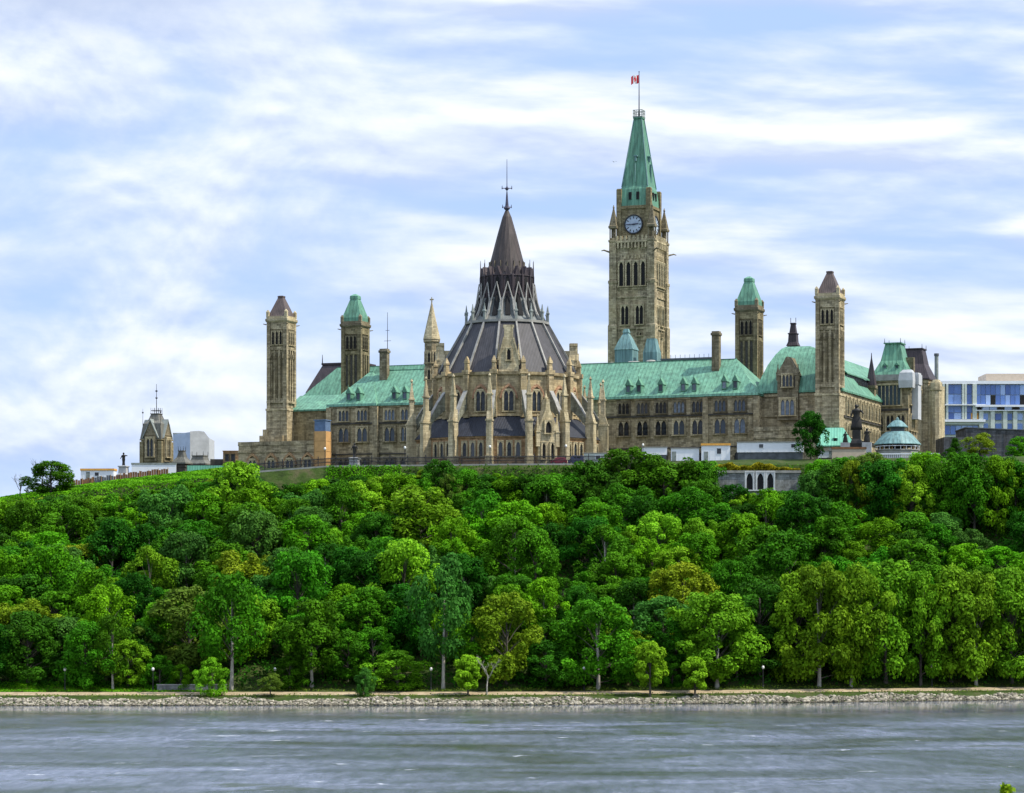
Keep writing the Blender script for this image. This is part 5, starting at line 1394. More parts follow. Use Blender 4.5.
def crown_points(rng, nc, shape, dens, zb=2.2, zt=10.0, rad=4.0, leaf=(.17, .32), cl=(.5, 1.25)):
    nc = int(nc*1.7); dens *= 1.75
    P = []; Nn = []; S = []; T = []
    ph = rng.uniform(0, 6.28, 4)
    cents = []
    for i in range(nc):
        f = rng.uniform(.0, 1) if i > 2 else (.98, .9, .8)[i]
        if shape == 'round': Rf = math.sqrt(max(0.02, 1 - ((f - .42)/.60)**2))
        elif shape == 'tall': Rf = math.sqrt(max(0.02, 1 - ((f - .40)/.62)**2))*.9
        elif shape == 'broad': Rf = math.sqrt(max(0.03, 1 - ((f - .55)/.52)**2))
        elif shape == 'cone': Rf = max(.04, 1.02 - f)*.95
        else: Rf = .35 + .65*math.sin(PI*min(1, f*.9 + .1))
        a = rng.uniform(0, 2*PI)
        lump = 1 + .22*math.sin(2*a + ph[0] + 3*f) + .18*math.sin(3*a + ph[1] - 6*f) + .10*math.sin(5*a + ph[2] + 9*f) + rng.uniform(-.08, .14)
        r = rad*Rf*lump*math.sqrt(rng.uniform(.25, 1))
        cr = rng.uniform(*cl)*(rad/4.0)**.5
        r = max(0, min(r, rad*Rf*lump - cr*.45))
        z = zb + (zt - zb)*f - cr*.55*f
        cents.append((r*math.cos(a), r*math.sin(a), z, cr))
    for cx, cy, cz, cr in cents:
        n = int(dens*cr*cr); ct = rng.random(); asp = rng.uniform(.65, 1.15)
        d = rng.normal(size=(n, 3)); d[:, 2] = d[:, 2] + .35; d /= np.linalg.norm(d, axis=1, keepdims=True)
        rr = cr*(.55 + .5*rng.random(n)**.6)
        P.append(np.array([cx, cy, cz]) + d*rr[:, None]*np.array([1.05, 1.05, asp]))
        Nn.append(d*.9 + rng.normal(size=(n, 3))*.45 + np.array([0, 0, .35]))
        S.append(rng.uniform(*leaf, n)); T.append(np.clip(ct*.6 + rng.random(n)*.4, 0, 1))
    return cents, np.concatenate(P), np.concatenate(Nn), np.concatenate(S), np.concatenate(T)

def trunk_mesh(rng, cents, zb, h, r0, name='trunk'):
    b = MB(); lean = rng.uniform(-.25, .25, 2); top = h*.78
    pts = []
    for i in range(7):
        s = i/6; pts.append((lean[0]*s + .08*math.sin(5*s), lean[1]*s, -0.6 + s*(top + .6), r0*(1.25 - s*.95) if i else r0*1.6))
    b.path(pts, 7)
    for cx, cy, cz, cr in cents[::3]:
        z0 = max(zb*.8, min(cz*.62, top*.9)); s = (z0 + .6)/(top + .6)
        b.mi = 1
        b.path([(lean[0]*s, lean[1]*s, z0, r0*.36), (cx*.4, cy*.4, z0 + (cz - z0)*.55, r0*.2), (cx*.8, cy*.8, cz, r0*.06)], 5)
    o = b.build(name, [M['bark'], M['bark']]); me = o.data; bpy.data.objects.remove(o); return me

CROWNS = {}
def make_protos():
    rng = np.random.default_rng(11)
    specs = [('round', 50, 'round', 105, .9), ('round', 46, 'round', 105, 1.2), ('round', 52, 'round', 105, 1.0), ('broad', 56, 'broad', 100, 1.2), ('broad', 50, 'broad', 105, 1.5),
             ('tall', 46, 'tall', 105, .9), ('tall', 44, 'tall', 105, 1.2), ('tall', 40, 'tall', 105, 2.6), ('airy', 30, 'round', 80, 2.8), ('airy', 28, 'tall', 80, 2.6), ('cone', 34, 'cone', 110, .8), ('bush', 34, 'bush', 105, .3)]
    for nm, nc, shp, dens, zb in specs:
        cents, P, Nn, S, T = crown_points(rng, nc, shp, dens, zb)
        CROWNS.setdefault(nm, []).append((leaf_mesh('crown', P, Nn, S, T, rng), trunk_mesh(rng, cents, zb, 10.0, .19)))
    # sapling: same height scaled, denser smaller clumps
    for k in range(2):
        cents, P, Nn, S, T = crown_points(rng, 30, 'tall', 120, 2.6, 10.0, 3.2, (.34, .6), (.7, 1.3))
        CROWNS.setdefault('sapling', []).append((leaf_mesh('crown', P, Nn, S, T, rng), trunk_mesh(rng, cents, 2.6, 10.0, .24)))
make_protos()

TREES = []
prng = random.Random(5)
def tree(X, Y, h, rad, shape, leaf, pale=False, name='broadleaf_tree', label=None, gz=None, idx=None, group='trees of the wooded slope'):
    g = ground(X, Y) if gz is None else gz
    cr, tr = CROWNS[shape][prng.randrange(len(CROWNS[shape])) if idx is None else idx]
    t = bpy.data.objects.new(name, None); COL.objects.link(t); t.empty_display_size = 1
    nr = 3.2 if shape == 'sapling' else 4.0
    t.location = (X, Y, g - .1); t.rotation_euler = (0, 0, prng.uniform(0, 2*PI)); t.scale = (rad/nr, rad/nr, h/10.0)
    c = bpy.data.objects.new('crown', cr); COL.objects.link(c); c.parent = t
    k = bpy.data.objects.new('trunk', tr); COL.objects.link(k); k.parent = t
    for o, m in ((c, LEAF[leaf]), (k, M['bark_pale'] if pale else M['bark'])):
        if not o.data.materials: o.data.materials.append(None)
        o.material_slots[0].link = 'OBJECT'; o.material_slots[0].material = m
    t['category'] = 'tree'; t['group'] = group
    if label: t['label'] = label
    TREES.append(dict(o=t, X=X, Y=Y, h=h, rad=rad, leaf=leaf, px=PX(X, Y), py=PY(g + h*.6, Y), top=PY(g + h, Y), label=label))
    return t

SILX = [0, 60, 110, 165, 180, 200, 225, 240, 255, 290, 330, 345, 395, 425, 440, 455, 520, 560, 600, 620, 650, 670, 690, 705, 725, 738, 790, 803, 830, 870, 900, 950, 985, 1024]
SILY = [502, 496, 492, 488, 478, 481, 477, 473, 474, 477, 478, 476, 475, 470, 466, 468, 471, 470, 466, 462, 461, 464, 466, 465, 471, 487, 490, 470, 461, 459, 461, 455, 452, 459]

def px_tree(px, ytop, wpx, shape, leaf, label, d=None, Y=None, **kw):
    """tree whose place on the bank is d metres inland of the waterline (or at distance Y)"""
    if Y is None:
        Y = 455.0
        for _ in range(8): Y = ys(XP(px, Y)) + d
    rad = wpx*Y/F/2; free = d is None and Y < 540
    for _ in range(14):
        X = XP(px, Y); g = ground(X, Y); h = ZP(ytop, Y) - g
        if not free or h > 1.75*rad: break
        Y -= 1.2                                       # a full-height tree stands a little lower on the slope
    return tree(X, Y, h, wpx*Y/F/2, shape, leaf, label=label, **kw)

def shore_trees():
    G1 = 'trees along the river path'
    P = px_tree
    P(85, 622, 52, 'round', 'mid', 'rounded mid-green tree on the left lawn, beside the slim pale-trunked one', d=14, group=G1)
    P(113, 616, 48, 'airy', 'mid', 'slim tree with pale bare lower trunk on the lawn at the left shore', d=13, pale=True, group=G1, idx=1)
    P(128, 640, 40, 'round', 'fresh', 'small leafy tree right beside the slim pale-trunked one at the left shore', d=15, group=G1)
    P(28, 612, 62, 'round', 'dark', 'big dark tree at the left end of the lawn on the shore', d=17, group=G1)
    P(160, 655, 34, 'bush', 'mid', 'low green bush by the grey block wall on the left shore', d=14, group=G1)
    P(181, 664, 26, 'bush', 'bright', 'bright low bush behind the path, left of the feathery yellow-green shrub', d=13.2, group=G1)
    P(212, 657, 32, 'bush', 'fresh', 'feathery yellow-green shrub at the water edge left of the white-trunked tree', d=6.2, group=G1, idx=0)
    P(231, 572, 74, 'airy', 'mid', 'tall tree with long white trunk on the left part of the shore', d=13, pale=True, group=G1, idx=0)
    P(270, 673, 28, 'airy', 'olive', 'small sparse pale shrub at the water edge under the left wooded slope', d=6.0, group=G1)
    P(290, 655, 40, 'bush', 'mid', 'dense green bush behind the path right of the sparse pale shrub', d=14, group=G1)
    P(312, 600, 66, 'tall', 'mid', 'tall mid-green tree with bare trunk between the left bushes', d=15, pale=True, group=G1)
    P(365, 667, 20, 'bush', 'grey', 'tiny grey-green shrub at the water edge left of the wide bright bush', d=6, group=G1)
    P(397, 650, 62, 'bush', 'fresh', 'wide bright green bush hanging over the path left of the tall white-trunked tree', d=13.2, group=G1)
    P(443, 556, 66, 'airy', 'grey', 'tall airy grey-green tree with thin white trunk, left of the bare grey sapling', d=13.5, pale=True, group=G1, idx=1)
    P(468, 655, 25, 'sapling', 'fresh', 'small pale yellow-green sapling just left of the bare grey one', d=6.4, group=G1, name='sapling')
    P(506, 592, 66, 'round', 'yellow', 'large yellow-green tree above the bare grey sapling at the middle of the shore', d=16, group=G1)
    P(545, 640, 55, 'bush', 'dark', 'dark low bush behind the path left of the pale-trunked tree at mid shore', d=14.5, group=G1)
    P(598, 597, 76, 'round', 'mid', 'spreading mid-green tree with straight pale trunk at the middle of the shore', d=13, pale=True, group=G1)
    P(650, 642, 29, 'sapling', 'fresh', 'bright green sapling at the water edge, the fuller of the two right of centre', d=5.0, group=G1, name='sapling')
    P(672, 655, 30, 'bush', 'mid', 'green bush in the shade right of the bright green sapling', d=14, group=G1)
    P(695, 657, 28, 'sapling', 'fresh', 'small round pale-green sapling at the water edge right of the bright green one', d=4.8, group=G1, name='sapling')
    P(717, 594, 80, 'broad', 'fresh', 'broad bright-green tree with pale trunk right of the small round sapling', d=13, pale=True, group=G1)
    P(760, 625, 60, 'tall', 'dark', 'dark tree in the gap between the broad bright one and the yellow-green row', d=18, group=G1)
    G2 = 'tall yellow-green trees at the right of the shore'
    for i, (px, yt, w, d, sh) in enumerate([(797, 574, 60, 16, 'round'), (819, 562, 74, 13, 'round'), (851, 566, 64, 13, 'broad'), (886, 561, 78, 15, 'round'), (921, 572, 58, 13.5, 'tall'), (951, 565, 76, 15, 'round'), (976, 574, 62, 12.8, 'broad'), (1012, 569, 72, 14.5, 'round'), (1046, 578, 60, 14, 'tall')]):
        lab = ['leftmost tall tree of the yellow-green row on the right shore', 'yellow-green row tree with pale trunk, first of the two neighbouring pale trunks', 'yellow-green row tree with pale trunk, second of the two neighbouring pale trunks', 'yellow-green row tree right of the two neighbouring pale trunks', 'yellow-green row tree left of the rightmost path lamp, fifth from the left', 'slim yellow-green row tree between the rightmost path lamp and the lone pale trunk', 'yellow-green row tree with the lone pale trunk near the right edge', 'last yellow-green row tree fully inside the right edge', 'yellow-green row tree cut by the right edge of the photo'][i]
        P(px, yt, w, sh, 'lime', lab, d=d, pale=i in (1, 2, 6), group=G2)
    # rim and hilltop trees one can single out
    G3 = 'trees at the rim of the hill'
    P(50, 461, 48, 'round', 'mid', 'round bushy tree standing alone on the rim at the far left', Y=549, group=G3)
    P(242, 462, 64, 'round', 'fresh', 'light green tree topping the rim left of the low stone wing', Y=527, group=G3)
    P(420, 486, 84, 'round', 'fresh', 'big light green tree high on the slope below the stair turret', Y=512, group=G3)
    P(439, 459, 40, 'round', 'dark', 'dark tree whose top reaches the kerb wall left of the library', Y=531, group=G3)
    P(466, 470, 40, 'round', 'mid', 'mid-green tree just under the kerb wall at the left of the library', Y=528, group=G3)
    P(452, 474, 30, 'round', 'olive', 'brownish tree between two greener ones under the left of the library', Y=526, group=G3)
    P(627, 447, 70, 'round', 'mid', 'tallest rim tree, its top covering the foot of the facade right of the library', Y=529, group=G3)
    P(590, 461, 54, 'round', 'dark', 'dark tree at the rim just right of the navy van', Y=527, group=G3)
    P(665, 455, 62, 'broad', 'mid', 'spreading tree at the rim below the leftmost site cabin', Y=525, group=G3)
    P(704, 461, 44, 'round', 'mid', 'rim tree left of the arched retaining wall', Y=523, group=G3)
    P(811, 411, 31, 'tall', 'dark', 'dense dark oval tree standing on the hilltop at the end of the long site cabin', Y=548, group=G3, idx=1)
    P(870, 452, 44, 'airy', 'olive', 'thin olive tree on the rim under the dark monument', Y=536, group=G3)
    P(820, 460, 40, 'round', 'bright', 'bright low tree on the rim below the dense dark oval tree', Y=530, group=G3)
    P(846, 456, 44, 'round', 'mid', 'mid-green tree on the rim below the mint green shed', Y=529, group=G3)
    P(895, 458, 50, 'round', 'mid', 'rounded tree on the rim directly below the round pavilion', Y=528, group=G3)
    P(926, 453, 44, 'broad', 'bright', 'bright spreading tree on the rim right of the round pavilion', Y=530, group=G3)
    P(955, 438, 22, 'cone', 'dark', 'small dark pointed conifer in front of the charcoal annex', Y=545, name='conifer', group=G3)
    P(979, 433, 36, 'airy', 'yellow', 'pale yellow-green tree in front of the charcoal annex', Y=560, group=G3)
    P(1021, 436, 26, 'round', 'bright', 'bright green tree before the annex at the right edge of the photo', Y=560, group=G3)
    P(962, 452, 46, 'round', 'mid', 'round tree on the rim below the small pointed conifer', Y=528, group=G3)
    P(1002, 455, 50, 'round', 'grey', 'grey-green tree on the rim below the charcoal annex', Y=526, group=G3)
    P(188, 586, 78, 'round', 'olive', 'large dull olive tree low on the left slope above the block wall', d=23)
    P(512, 585, 50, 'tall', 'bright', 'bright narrow tree above the large yellow-green one at mid shore', d=27)

def bare_tree(name, label, px, Y, h, spread, mat, seed, group):
    X = XP(px, Y); g = ground(X, Y)
    t = thing(name, label, 'tree', (X, Y, g), 0, group)
    r = random.Random(seed); b = MB(); tw = MB()
    def grow(p, d, L, rad, lvl, mb):
        q = p + d*L; m = p + d*L*.5 + Vector((r.uniform(-.05, .05), r.uniform(-.05, .05), 0))*L
        mb.path([(*p, rad), (*m, rad*.8), (*q, rad*.55)], 5)
        if lvl <= 0: return
        for i in range(3 if lvl > 1 else 4):
            e = (d + Vector((r.uniform(-1, 1), r.uniform(-1, 1), r.uniform(-.1, .7)))*spread).normalized()
            grow(p + d*L*r.uniform(.45, 1), e, L*r.uniform(.5, .72), rad*.5, lvl - 1, tw if lvl < 3 else mb)
    grow(Vector((0, 0, -.3)), Vector((.05, 0, 1)).normalized(), h*.48, h*.016 + .04, 4, b)
    b.build('trunk', M[mat], t, fix=False); tw.build('twigs', M[mat], t, fix=False)

LEAF['lime'] = leaf_mat('lime_leaves', (0.046, 0.128, 0.003), (0.138, 0.295, 0.010))
LEAF['fresh'] = leaf_mat('fresh_green_leaves', (0.075, 0.195, 0.004), (0.20, 0.43, 0.016))
shore_trees()
bare_tree('bare_tree', 'bare grey sapling without leaves at the water edge right of the pale sapling', XP(487, 1)*0 + 487, 446.5, 7.8, .75, 'bark_pale', 4, 'leafless trees')
bare_tree('bare_tree', 'leafless brown tree at the far left rim, left of the round bushy tree', 20, 548, 6.4, .8, 'bark', 8, 'leafless trees')
bare_tree('bare_tree', 'leafless tree standing behind the round bushy tree at the left rim', 42, 572, 9.6, .8, 'bark', 9, 'leafless trees')

def forest():
    rng = random.Random(21)
    n = 0
    pick = ['dark']*24 + ['mid']*34 + ['bright']*20 + ['grey']*8 + ['yellow']*3 + ['fresh']*6
    taken = [(q['X'], q['Y'], q['rad']) for q in TREES]
    # a closed row just under the rim, then rows down the slope
    px = -20
    while px < 1050:
        px += rng.uniform(17, 25)
        Y = 525.0
        for _ in range(4): Y = rimY(XP(px, Y)) - rng.uniform(7.5, 11)
        X = XP(px, Y); lim = interp(px, SILX, SILY) + rng.uniform(0, 8)
        h = ZP(lim, Y) - ground(X, Y)
        if h < 3.5 or any((X - a)**2 + (Y - b)**2 < (.38*(c + 4.5))**2 for a, b, c in taken): continue
        rad = min(rng.uniform(3.6, 5.2), h*.62)
        tree(X, Y, h, rad, rng.choice(['round', 'round', 'tall', 'broad']), rng.choice(pick)); taken.append((X, Y, rad)); n += 1
    # shrubs filling the edge itself
    px = -16
    while px < 1050:
        px += rng.uniform(10, 15)
        if 703 < px < 800 or 262 < px < 322: continue
        Y = 528.0
        for _ in range(4): Y = rimY(XP(px, Y)) - rng.uniform(2.6, 5.2)
        X = XP(px, Y); lim = interp(px, SILX, SILY) + rng.uniform(-1, 5); h = ZP(lim, Y) - ground(X, Y)
        if h < 1.1: continue
        rad = rng.uniform(1.7, 2.8)
        t = tree(X, Y, min(h, 5.5), rad, 'bush', rng.choice(['dark', 'mid', 'mid', 'bright', 'bright', 'grey', 'yellow']), name='shrub', group='shrubs along the rim'); t['category'] = 'shrub'
    row = 0; d = 18.0
    while d < 100:
        X = -118 + (row % 2)*4.3
        while X < 122:
            x = X + rng.uniform(-2.3, 2.3); X += 8.7
            y = ys(x) + d + rng.uniform(-2.2, 2.2); yr = rimY(x)
            if y > yr - 6.0: continue
            if abs(PX(x, y) - 512) > 545: continue
            rad = rng.triangular(2.9, 6.8, 4.3); h = max(7.5, rad*rng.uniform(1.9, 2.9))
            if any((x - a)**2 + (y - b)**2 < (.40*(c + rad))**2 for a, b, c in taken): continue
            px = PX(x, y); lim = interp(px, SILX, SILY) + rng.uniform(0, 7)
            hmax = ZP(lim, y) - ground(x, y)
            if hmax < 4.0: continue
            if h > hmax: h = hmax; rad = min(rad, h*.6)
            shape = rng.choice(['round', 'round', 'broad', 'broad', 'tall', 'tall', 'airy']) if h > 6 else 'round'
            tree(x, y, h, rad, shape, rng.choice(pick), pale=rng.random() < .2); taken.append((x, y, rad)); n += 1
        d += 6.6; row += 1
    return n
NFOREST = forest()
print('forest trees', NFOREST, 'all', len(TREES))

def label_forest():
    words = dict(fresh='fresh green', dark='dark green', mid='mid-green', bright='bright green', yellow='yellow-green', grey='grey-green', olive='olive', lime='yellow-green')
    marks = [(110, 'below the board fence'), (205, 'below the gabled tower'), (310, 'below the low stone wing'), (415, 'below the left green roof'), (507, 'below the library front'), (605, 'below the parked cars'), (700, 'below the clock tower'), (795, 'below the arched wall'), (862, 'below the mint green shed'), (940, 'below the round pavilion'), (2000, 'below the glass apartments')]
    bands = [(500, 'near the rim'), (545, 'on the upper slope'), (590, 'mid-slope'), (635, 'on the lower slope'), (900, 'near the shore')]
    groups = {}
    for q in TREES:
        if q['label']: continue
        kindw = 'shrub' if q['o']['category'] == 'shrub' else 'tree'
        m = next(w for lim, w in marks if q['px'] < lim); b = next(w for lim, w in bands if q['py'] < lim)
        b = 'along the rim' if kindw == 'shrub' else b; groups.setdefault((words[q['leaf']], b, m, kindw), []).append(q)
    for (c, b, m, w), L in groups.items():
        L.sort(key=lambda q: q['px'])
        for i, q in enumerate(L):
            if len(L) == 1: s = f'{c} broadleaf {w} {b} {m}'
            elif i == 0: s = f'leftmost {c} {w} {b} {m}'
            elif i == len(L) - 1: s = f'rightmost {c} {w} {b} {m}'
            else: s = f'{("second", "third", "fourth", "fifth", "sixth", "seventh")[i-1]} {c} {w} from the left {b} {m}'
            q['o']['label'] = s
label_forest()

def scatter_leaves(name, label, fn, n, leaf, size, seed, lift=(0, .6)):
    rng = np.random.default_rng(seed); P = []; T = []
    while len(P) < n:
        r = fn(rng)
        if r is None: continue
        X, Y, extra = r
        P.append((X, Y, ground(X, Y) + rng.uniform(*lift) + extra)); T.append(.5 + .3*math.sin(X*.9 + Y*.7) + rng.uniform(-.3, .3))
    P = np.array(P); Nn = rng.normal(size=(n, 3))*.6 + np.array([0, -.3, .8])
    me = leaf_mesh(name, P, Nn, rng.uniform(*size, n), np.array(T), rng); me.materials.append(LEAF[leaf])
    return tag(link(name, me), label, kind='stuff')
def strip(px0, px1, t0, t1, bump=.0):
    def fn(rng):
        px = rng.uniform(px0, px1); Y = 530.0
        for _ in range(3): X = XP(px, Y); Y = ys(X) + 14 + rng.uniform(t0, t1)*(rimY(X) - ys(X) - 14)
        return X, Y, bump*(.5 + .5*math.sin(X*1.3)*math.sin(Y*1.1))
    return fn
scatter_leaves('vines', 'bright green vines and grass covering the rim at the left of the hill', strip(-20, 245, .80, 1.30, .15), 40000, 'bright', (.22, .42), 5, (-.05, .45))
scatter_leaves('rim_hedge', 'low green hedge along the rim below the left facade', strip(325, 400, .90, .995, .3), 6000, 'bright', (.2, .38), 6, (-.05, .5))
scatter_leaves('rim_growth', 'green growth along the rim in front of the library and cabins', strip(400, 1050, .80, .99, .2), 26000, 'mid', (.22, .42), 7, (-.05, .8))
scatter_leaves('undergrowth', 'dark undergrowth beneath the trees of the slope', strip(-30, 1060, 0.0, .85, .5), 60000, 'dark', (.25, .5), 8, (-.05, 1.0))
def shore_fn(rng):
    X = rng.uniform(-108, 112); d = rng.choice([rng.uniform(5.2, 6.8), rng.uniform(10.6, 14.5), rng.uniform(10.6, 14.5)])
    if rng.random() > .55 + .45*math.sin(X*.7)*math.sin(X*.23 + 1): return None
    return X, ys(X) + d, 0
scatter_leaves('bank_weeds', 'tufts of olive weeds along the top of the stone bank', shore_fn, 9000, 'olive', (.12, .26), 9, (-.02, .35))
def lawn_fn(rng):
    X = rng.uniform(-96, -60) if rng.random() < .8 else rng.uniform(-60, -50); return X, ys(X) + rng.uniform(10.6, 17.5), 0
scatter_leaves('lawn_grass', 'short bright grass on the lawn at the left shore', lawn_fn, 16000, 'bright', (.12, .25), 10, (-.02, .22))
# yellow hedge on the arched wall
def hedge():
    rng = np.random.default_rng(12); Yw = 527.0; n = 9000
    X0, X1 = XP(700, Yw), XP(800, Yw); zt = ZP(470.5, Yw)
    X = rng.uniform(X0, X1, n); top = 1.25 + .35*np.sin(X*.9) + .2*np.sin(X*2.3); top *= np.clip((X1 - X)/5, .25, 1)*np.clip((X - X0)/6 + .2, .3, 1)
    Yy = Yw + .2 + rng.random(n)*3.0; z = zt + top*rng.random(n)**.6
    P = np.stack([X, Yy, z], 1); T = .45 + .3*np.sin(X*1.7) + rng.uniform(-.3, .3, n)
    me = leaf_mesh('hedge', P, rng.normal(size=(n, 3))*.6 + np.array([0, -.5, .7]), rng.uniform(.16, .32, n), T, rng)
    h = thing('hedge', 'long yellow-green hedge on top of the arched grey retaining wall', 'hedge', (0, 0, 0)); me.materials.append(LEAF['hedge']); 
    link('foliage', me, h)
    b = MB()
    for i in range(40):
        x = X0 + (i + .5)*(X1 - X0)/40; b.path([(x, Yw + 1.5, zt - .05, .06), (x + .1, Yw + 1.4, zt + .5, .03)], 5)
    b.build('stems', M['bark'], h)
LEAF['hedge'] = leaf_mat('ochre_hedge_leaves', (0.14, 0.150, 0.005), (0.38, 0.37, 0.014))
hedge()

# slim tree on the near bank whose leafy tip shows at the bottom right corner
def near_tree():
    rng = np.random.default_rng(17); Y = 46.0; X = XP(1006, Y); g = 6.2; top = ZP(785.5, Y) - g
    t = thing('slender_tree', 'tip of a bright green slender tree at the bottom right corner, on the near bank', 'tree', (X, Y, g))
    P = []; 
    n = 5200
    f = rng.random(n)**.9; z = .9 + (top - .9)*f; r = (1 - f)**.8*1.15*np.sqrt(rng.random(n)) + .05; a = rng.uniform(0, 2*PI, n)
    P = np.stack([r*np.cos(a), r*np.sin(a), z], 1)
    m = 60; tip = np.stack([rng.normal(0, .06, m), rng.normal(0, .06, m), top - .32 + .3*rng.random(m)], 1); P = np.concatenate([P, tip])
    n2 = n + m
    me = leaf_mesh('crown', P, rng.normal(size=(n2, 3))*.7 + np.array([0, -.2, .7]), rng.uniform(.05, .10, n2), rng.random(n2), rng, 1.7); me.materials.append(LEAF['yellow']); link('crown', me, t)
    b = MB(); b.path([(0, 0, -.5, .11), (.03, 0, top*.4, .07), (0, 0, top - .15, .012)], 7)
    for i in range(26):
        z = top*(.12 + .8*i/26); a = i*2.4; l = (1 - i/26)**.8*1.0 + .05
        b.path([(0, 0, z, .02), (l*math.cos(a), l*math.sin(a), z + .35*l, .006)], 4)
    b.build('trunk', M['bark'], t)
near_tree()
# ------------------------------------------------------------------ sky, sun, camera
SUN_AZ, SUN_EL = 104.0, 54.0      # azimuth clockwise from +y, elevation
def build_world():
    w = bpy.data.worlds.new('World'); scene.world = w; w.use_nodes = True
    nt = w.node_tree; nt.nodes.clear()
    def n(ty, **kw):
        nd = nt.nodes.new(ty)
        for k, v in kw.items(): setattr(nd, k, v)
        return nd
    def lk(a, b): nt.links.new(a, b)
    def mt(op, a, b=None, c=None, clamp=False):
        nd = n('ShaderNodeMath', operation=op, use_clamp=clamp)
        for i, x in enumerate((a, b, c)):
            if x is None: continue
            if isinstance(x, (int, float)): nd.inputs[i].default_value = x
            else: lk(x, nd.inputs[i])
        return nd.outputs[0]
    def mixc(f, a, b, mode='MIX'):
        nd = n('ShaderNodeMix', data_type='RGBA', blend_type=mode)
        for i, x in ((0, f), (6, a), (7, b)):
            if isinstance(x, (int, float)): nd.inputs[i].default_value = x
            elif isinstance(x, tuple): nd.inputs[i].default_value = (*x, 1)
            else: lk(x, nd.inputs[i])
        return nd.outputs[2]
    def noise(vec, sc, det, ro, di=0.0):
        nd = n('ShaderNodeTexNoise'); lk(vec, nd.inputs['Vector'])
        nd.inputs['Scale'].default_value = sc; nd.inputs['Detail'].default_value = det; nd.inputs['Roughness'].default_value = ro; nd.inputs['Distortion'].default_value = di
        return nd.outputs['Fac']
    sky = n('ShaderNodeTexSky', sky_type='NISHITA', sun_disc=False)
    sky.sun_elevation = R(SUN_EL); sky.sun_rotation = R(SUN_AZ); sky.altitude = 100; sky.air_density = 1.0; sky.dust_density = 0.6; sky.ozone_density = 2.0
    tc = n('ShaderNodeTexCoord'); sp = n('ShaderNodeSeparateXYZ'); lk(tc.outputs['Generated'], sp.inputs[0])
    az = mt('MULTIPLY', mt('ARCTAN2', sp.outputs[0], sp.outputs[1]), 2.54)         # width of the photo = 1
    el = mt('MULTIPLY', mt('ARCSINE', sp.outputs[2]), 2.54)
    def vec(x, y, z=0.0):
        c = n('ShaderNodeCombineXYZ')
        for i, q in enumerate((x, y, z)):
            if isinstance(q, (int, float)): c.inputs[i].default_value = q
            else: lk(q, c.inputs[i])
        return c.outputs[0]
    # puffier clouds over the left, long bands elsewhere
    mr = n('ShaderNodeMapRange', interpolation_type='SMOOTHSTEP'); lk(az, mr.inputs[0]); mr.inputs[1].default_value = 0.06; mr.inputs[2].default_value = -0.32; mr.inputs[3].default_value = 0.10; mr.inputs[4].default_value = 0.80
    def density(de):
        e = mt('ADD', el, de) if de else el
        tilt = mt('MULTIPLY_ADD', az, 0.05, e)
        streak = noise(vec(mt('MULTIPLY', az, 3.2), mt('MULTIPLY', tilt, 14.5), 4.2), 1.0, 9, 0.50, 0.15)
        puff = noise(vec(mt('MULTIPLY', az, 5.2), mt('MULTIPLY', e, 8.0), 9.7), 1.0, 10, 0.52, 0.2)
        f = mt('ADD', mt('MULTIPLY', streak, mt('SUBTRACT', 1.0, mr.outputs[0])), mt('MULTIPLY', puff, mr.outputs[0]))
        # cloud banks of this particular sky: (az, el, half-width, half-height, amount)
        for a, e0, ra, re, amt in BANKS:
            dx = mt('MULTIPLY', mt('SUBTRACT', az, a), 1.0/ra); dy = mt('MULTIPLY', mt('SUBTRACT', e, e0), 1.0/re)
            g = mt('POWER', 2.718, mt('MULTIPLY', mt('ADD', mt('MULTIPLY', dx, dx), mt('MULTIPLY', dy, dy)), -1.0))
            f = mt('MULTIPLY_ADD', g, amt, f)
        return f
    f0 = density(0); f1 = density(0.013)
    def ramp(fac, stops):
        rp = n('ShaderNodeValToRGB'); lk(fac, rp.inputs[0]); cr = rp.color_ramp
        while len(cr.elements) < len(stops): cr.elements.new(.5)
        for e_, (p, c) in zip(cr.elements, stops): e_.position = p; e_.color = (*c, 1)
        return rp.outputs[0]
    # upper edges of the clouds catch the light, undersides stay lavender grey
    lit = mt('MULTIPLY_ADD', mt('SUBTRACT', f0, f1), 4.6, 0.53, True)
    cloud = ramp(lit, [(.10, (.58, .67, .87)), (.42, (.71, .79, .945)), (.62, (.80, .87, .98)), (.95, (.935, .965, 1.0))])
    thick = ramp(f0, [(.36, (.84, .88, .96)), (.66, (1.0, 1.0, 1.0))]); cloud = mixc(1.0, cloud, thick, 'MULTIPLY')
    # a heavy grey bank high on the left
    hx = mt('MULTIPLY', mt('ADD', az, .44), 1/.22); hy = mt('MULTIPLY', mt('SUBTRACT', el, .60), 1/.06)
    heavy = mt('MULTIPLY', mt('POWER', 2.718, mt('MULTIPLY', mt('ADD', mt('MULTIPLY', hx, hx), mt('MULTIPLY', hy, hy)), -1.0)), 1.0)
    cloud = mixc(heavy, cloud, (.43, .53, .76))
    clear = mixc(.9, sky.outputs[0], (4.3, 5.95, 9.3))
    cover = ramp(f0, [(.33, (0, 0, 0)), (.43, (.40, .40, .40)), (.55, (.92, .92, .92)), (.63, (1, 1, 1))])
    vm0 = n('ShaderNodeVectorMath', operation='SCALE'); lk(cloud, vm0.inputs[0]); vm0.inputs['Scale'].default_value = 9.6
    col = mixc(cover, clear, vm0.outputs[0])
    # the unseen sky above the frame is brightened to add fill light below
    up = n('ShaderNodeMapRange', interpolation_type='SMOOTHSTEP'); lk(el, up.inputs[0]); up.inputs[1].default_value = .75; up.inputs[2].default_value = 2.6; up.inputs[3].default_value = 1.0; up.inputs[4].default_value = 1.9
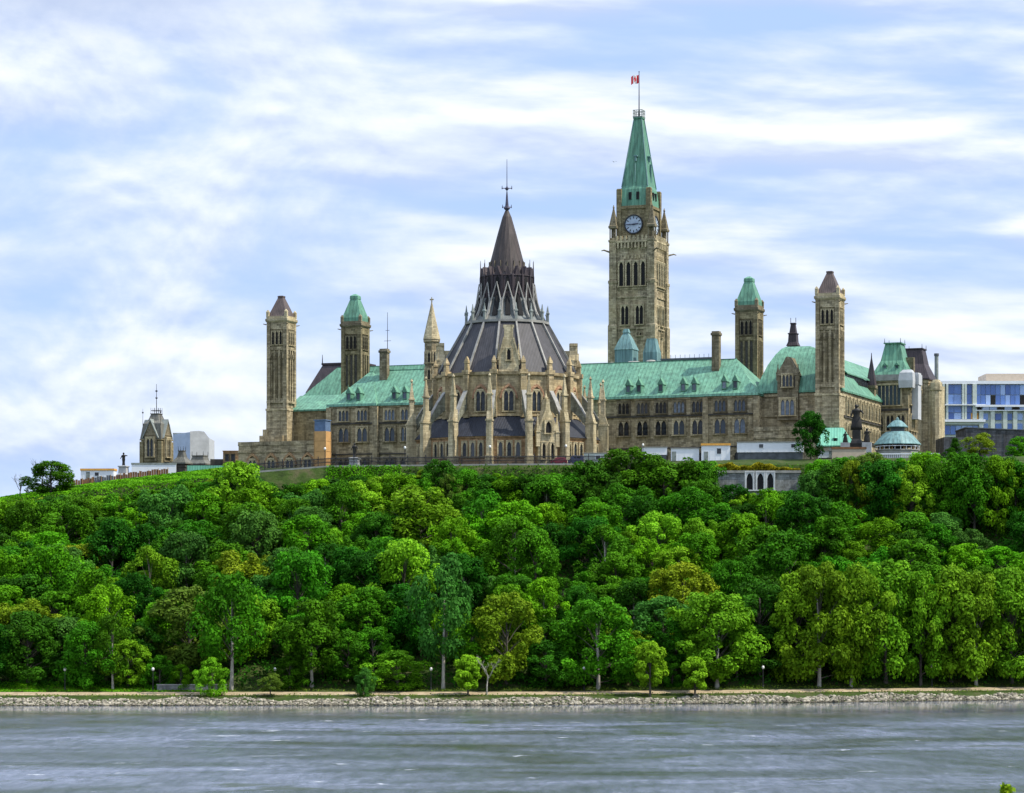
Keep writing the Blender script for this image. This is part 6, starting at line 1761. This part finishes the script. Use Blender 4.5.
    vm = n('ShaderNodeVectorMath', operation='SCALE'); lk(col, vm.inputs[0]); lk(up.outputs[0], vm.inputs['Scale']); col = vm.outputs[0]
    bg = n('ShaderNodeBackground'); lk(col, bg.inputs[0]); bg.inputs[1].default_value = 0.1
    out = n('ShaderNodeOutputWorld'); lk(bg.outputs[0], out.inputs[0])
    w.cycles.sampling_method = 'AUTOMATIC'
BANKS = [(-.30, .50, .22, .055, .06), (-.43, .60, .15, .04, .06), (-.40, .42, .10, .03, -.08), (-.36, .185, .17, .06, .22), (-.38, .28, .25, .04, -.05), (-.15, .45, .10, .04, .05),
         (.02, .37, .10, .012, -.09), (.27, .545, .16, .02, -.10), (.24, .40, .14, .025, -.10), (.46, .48, .06, .03, -.08), (.10, .48, .20, .03, .07), (.30, .44, .2, .015, .06), (.36, .29, .2, .02, .05), (.45, .20, .12, .04, .10), (-.47, .12, .08, .02, -.12)]
build_world()

sl = bpy.data.lights.new('sun', 'SUN'); sl.energy = 5.0; sl.angle = R(1.0); sl.color = (1.0, 0.93, 0.80)
so = bpy.data.objects.new('sun', sl); COL.objects.link(so)
az, el = R(SUN_AZ), R(SUN_EL)
dirv = Vector((math.sin(az)*math.cos(el), math.cos(az)*math.cos(el), math.sin(el)))
so.rotation_euler = dirv.to_track_quat('Z', 'Y').to_euler(); so.location = (300, 300, 400)

cam = bpy.data.cameras.new('camera'); co = bpy.data.objects.new('camera', cam); COL.objects.link(co)
co.location = (0, 0, EYE); co.rotation_euler = (PI/2, 0, 0)
cam.sensor_width = 36; cam.lens = 36*F/1024; cam.shift_y = (HORIZON - 396.5)/1024; cam.clip_start = 1; cam.clip_end = 20000
scene.camera = co
scene.view_settings.view_transform = 'Standard'; scene.view_settings.look = 'None'; scene.view_settings.exposure = 0.25; scene.view_settings.gamma = 1
scene.render.engine = 'CYCLES'
scene.cycles.max_bounces = 6; scene.cycles.diffuse_bounces = 3; scene.cycles.transparent_max_bounces = 4; scene.cycles.use_denoising = True
scene.render.resolution_x = 1024; scene.render.resolution_y = 793
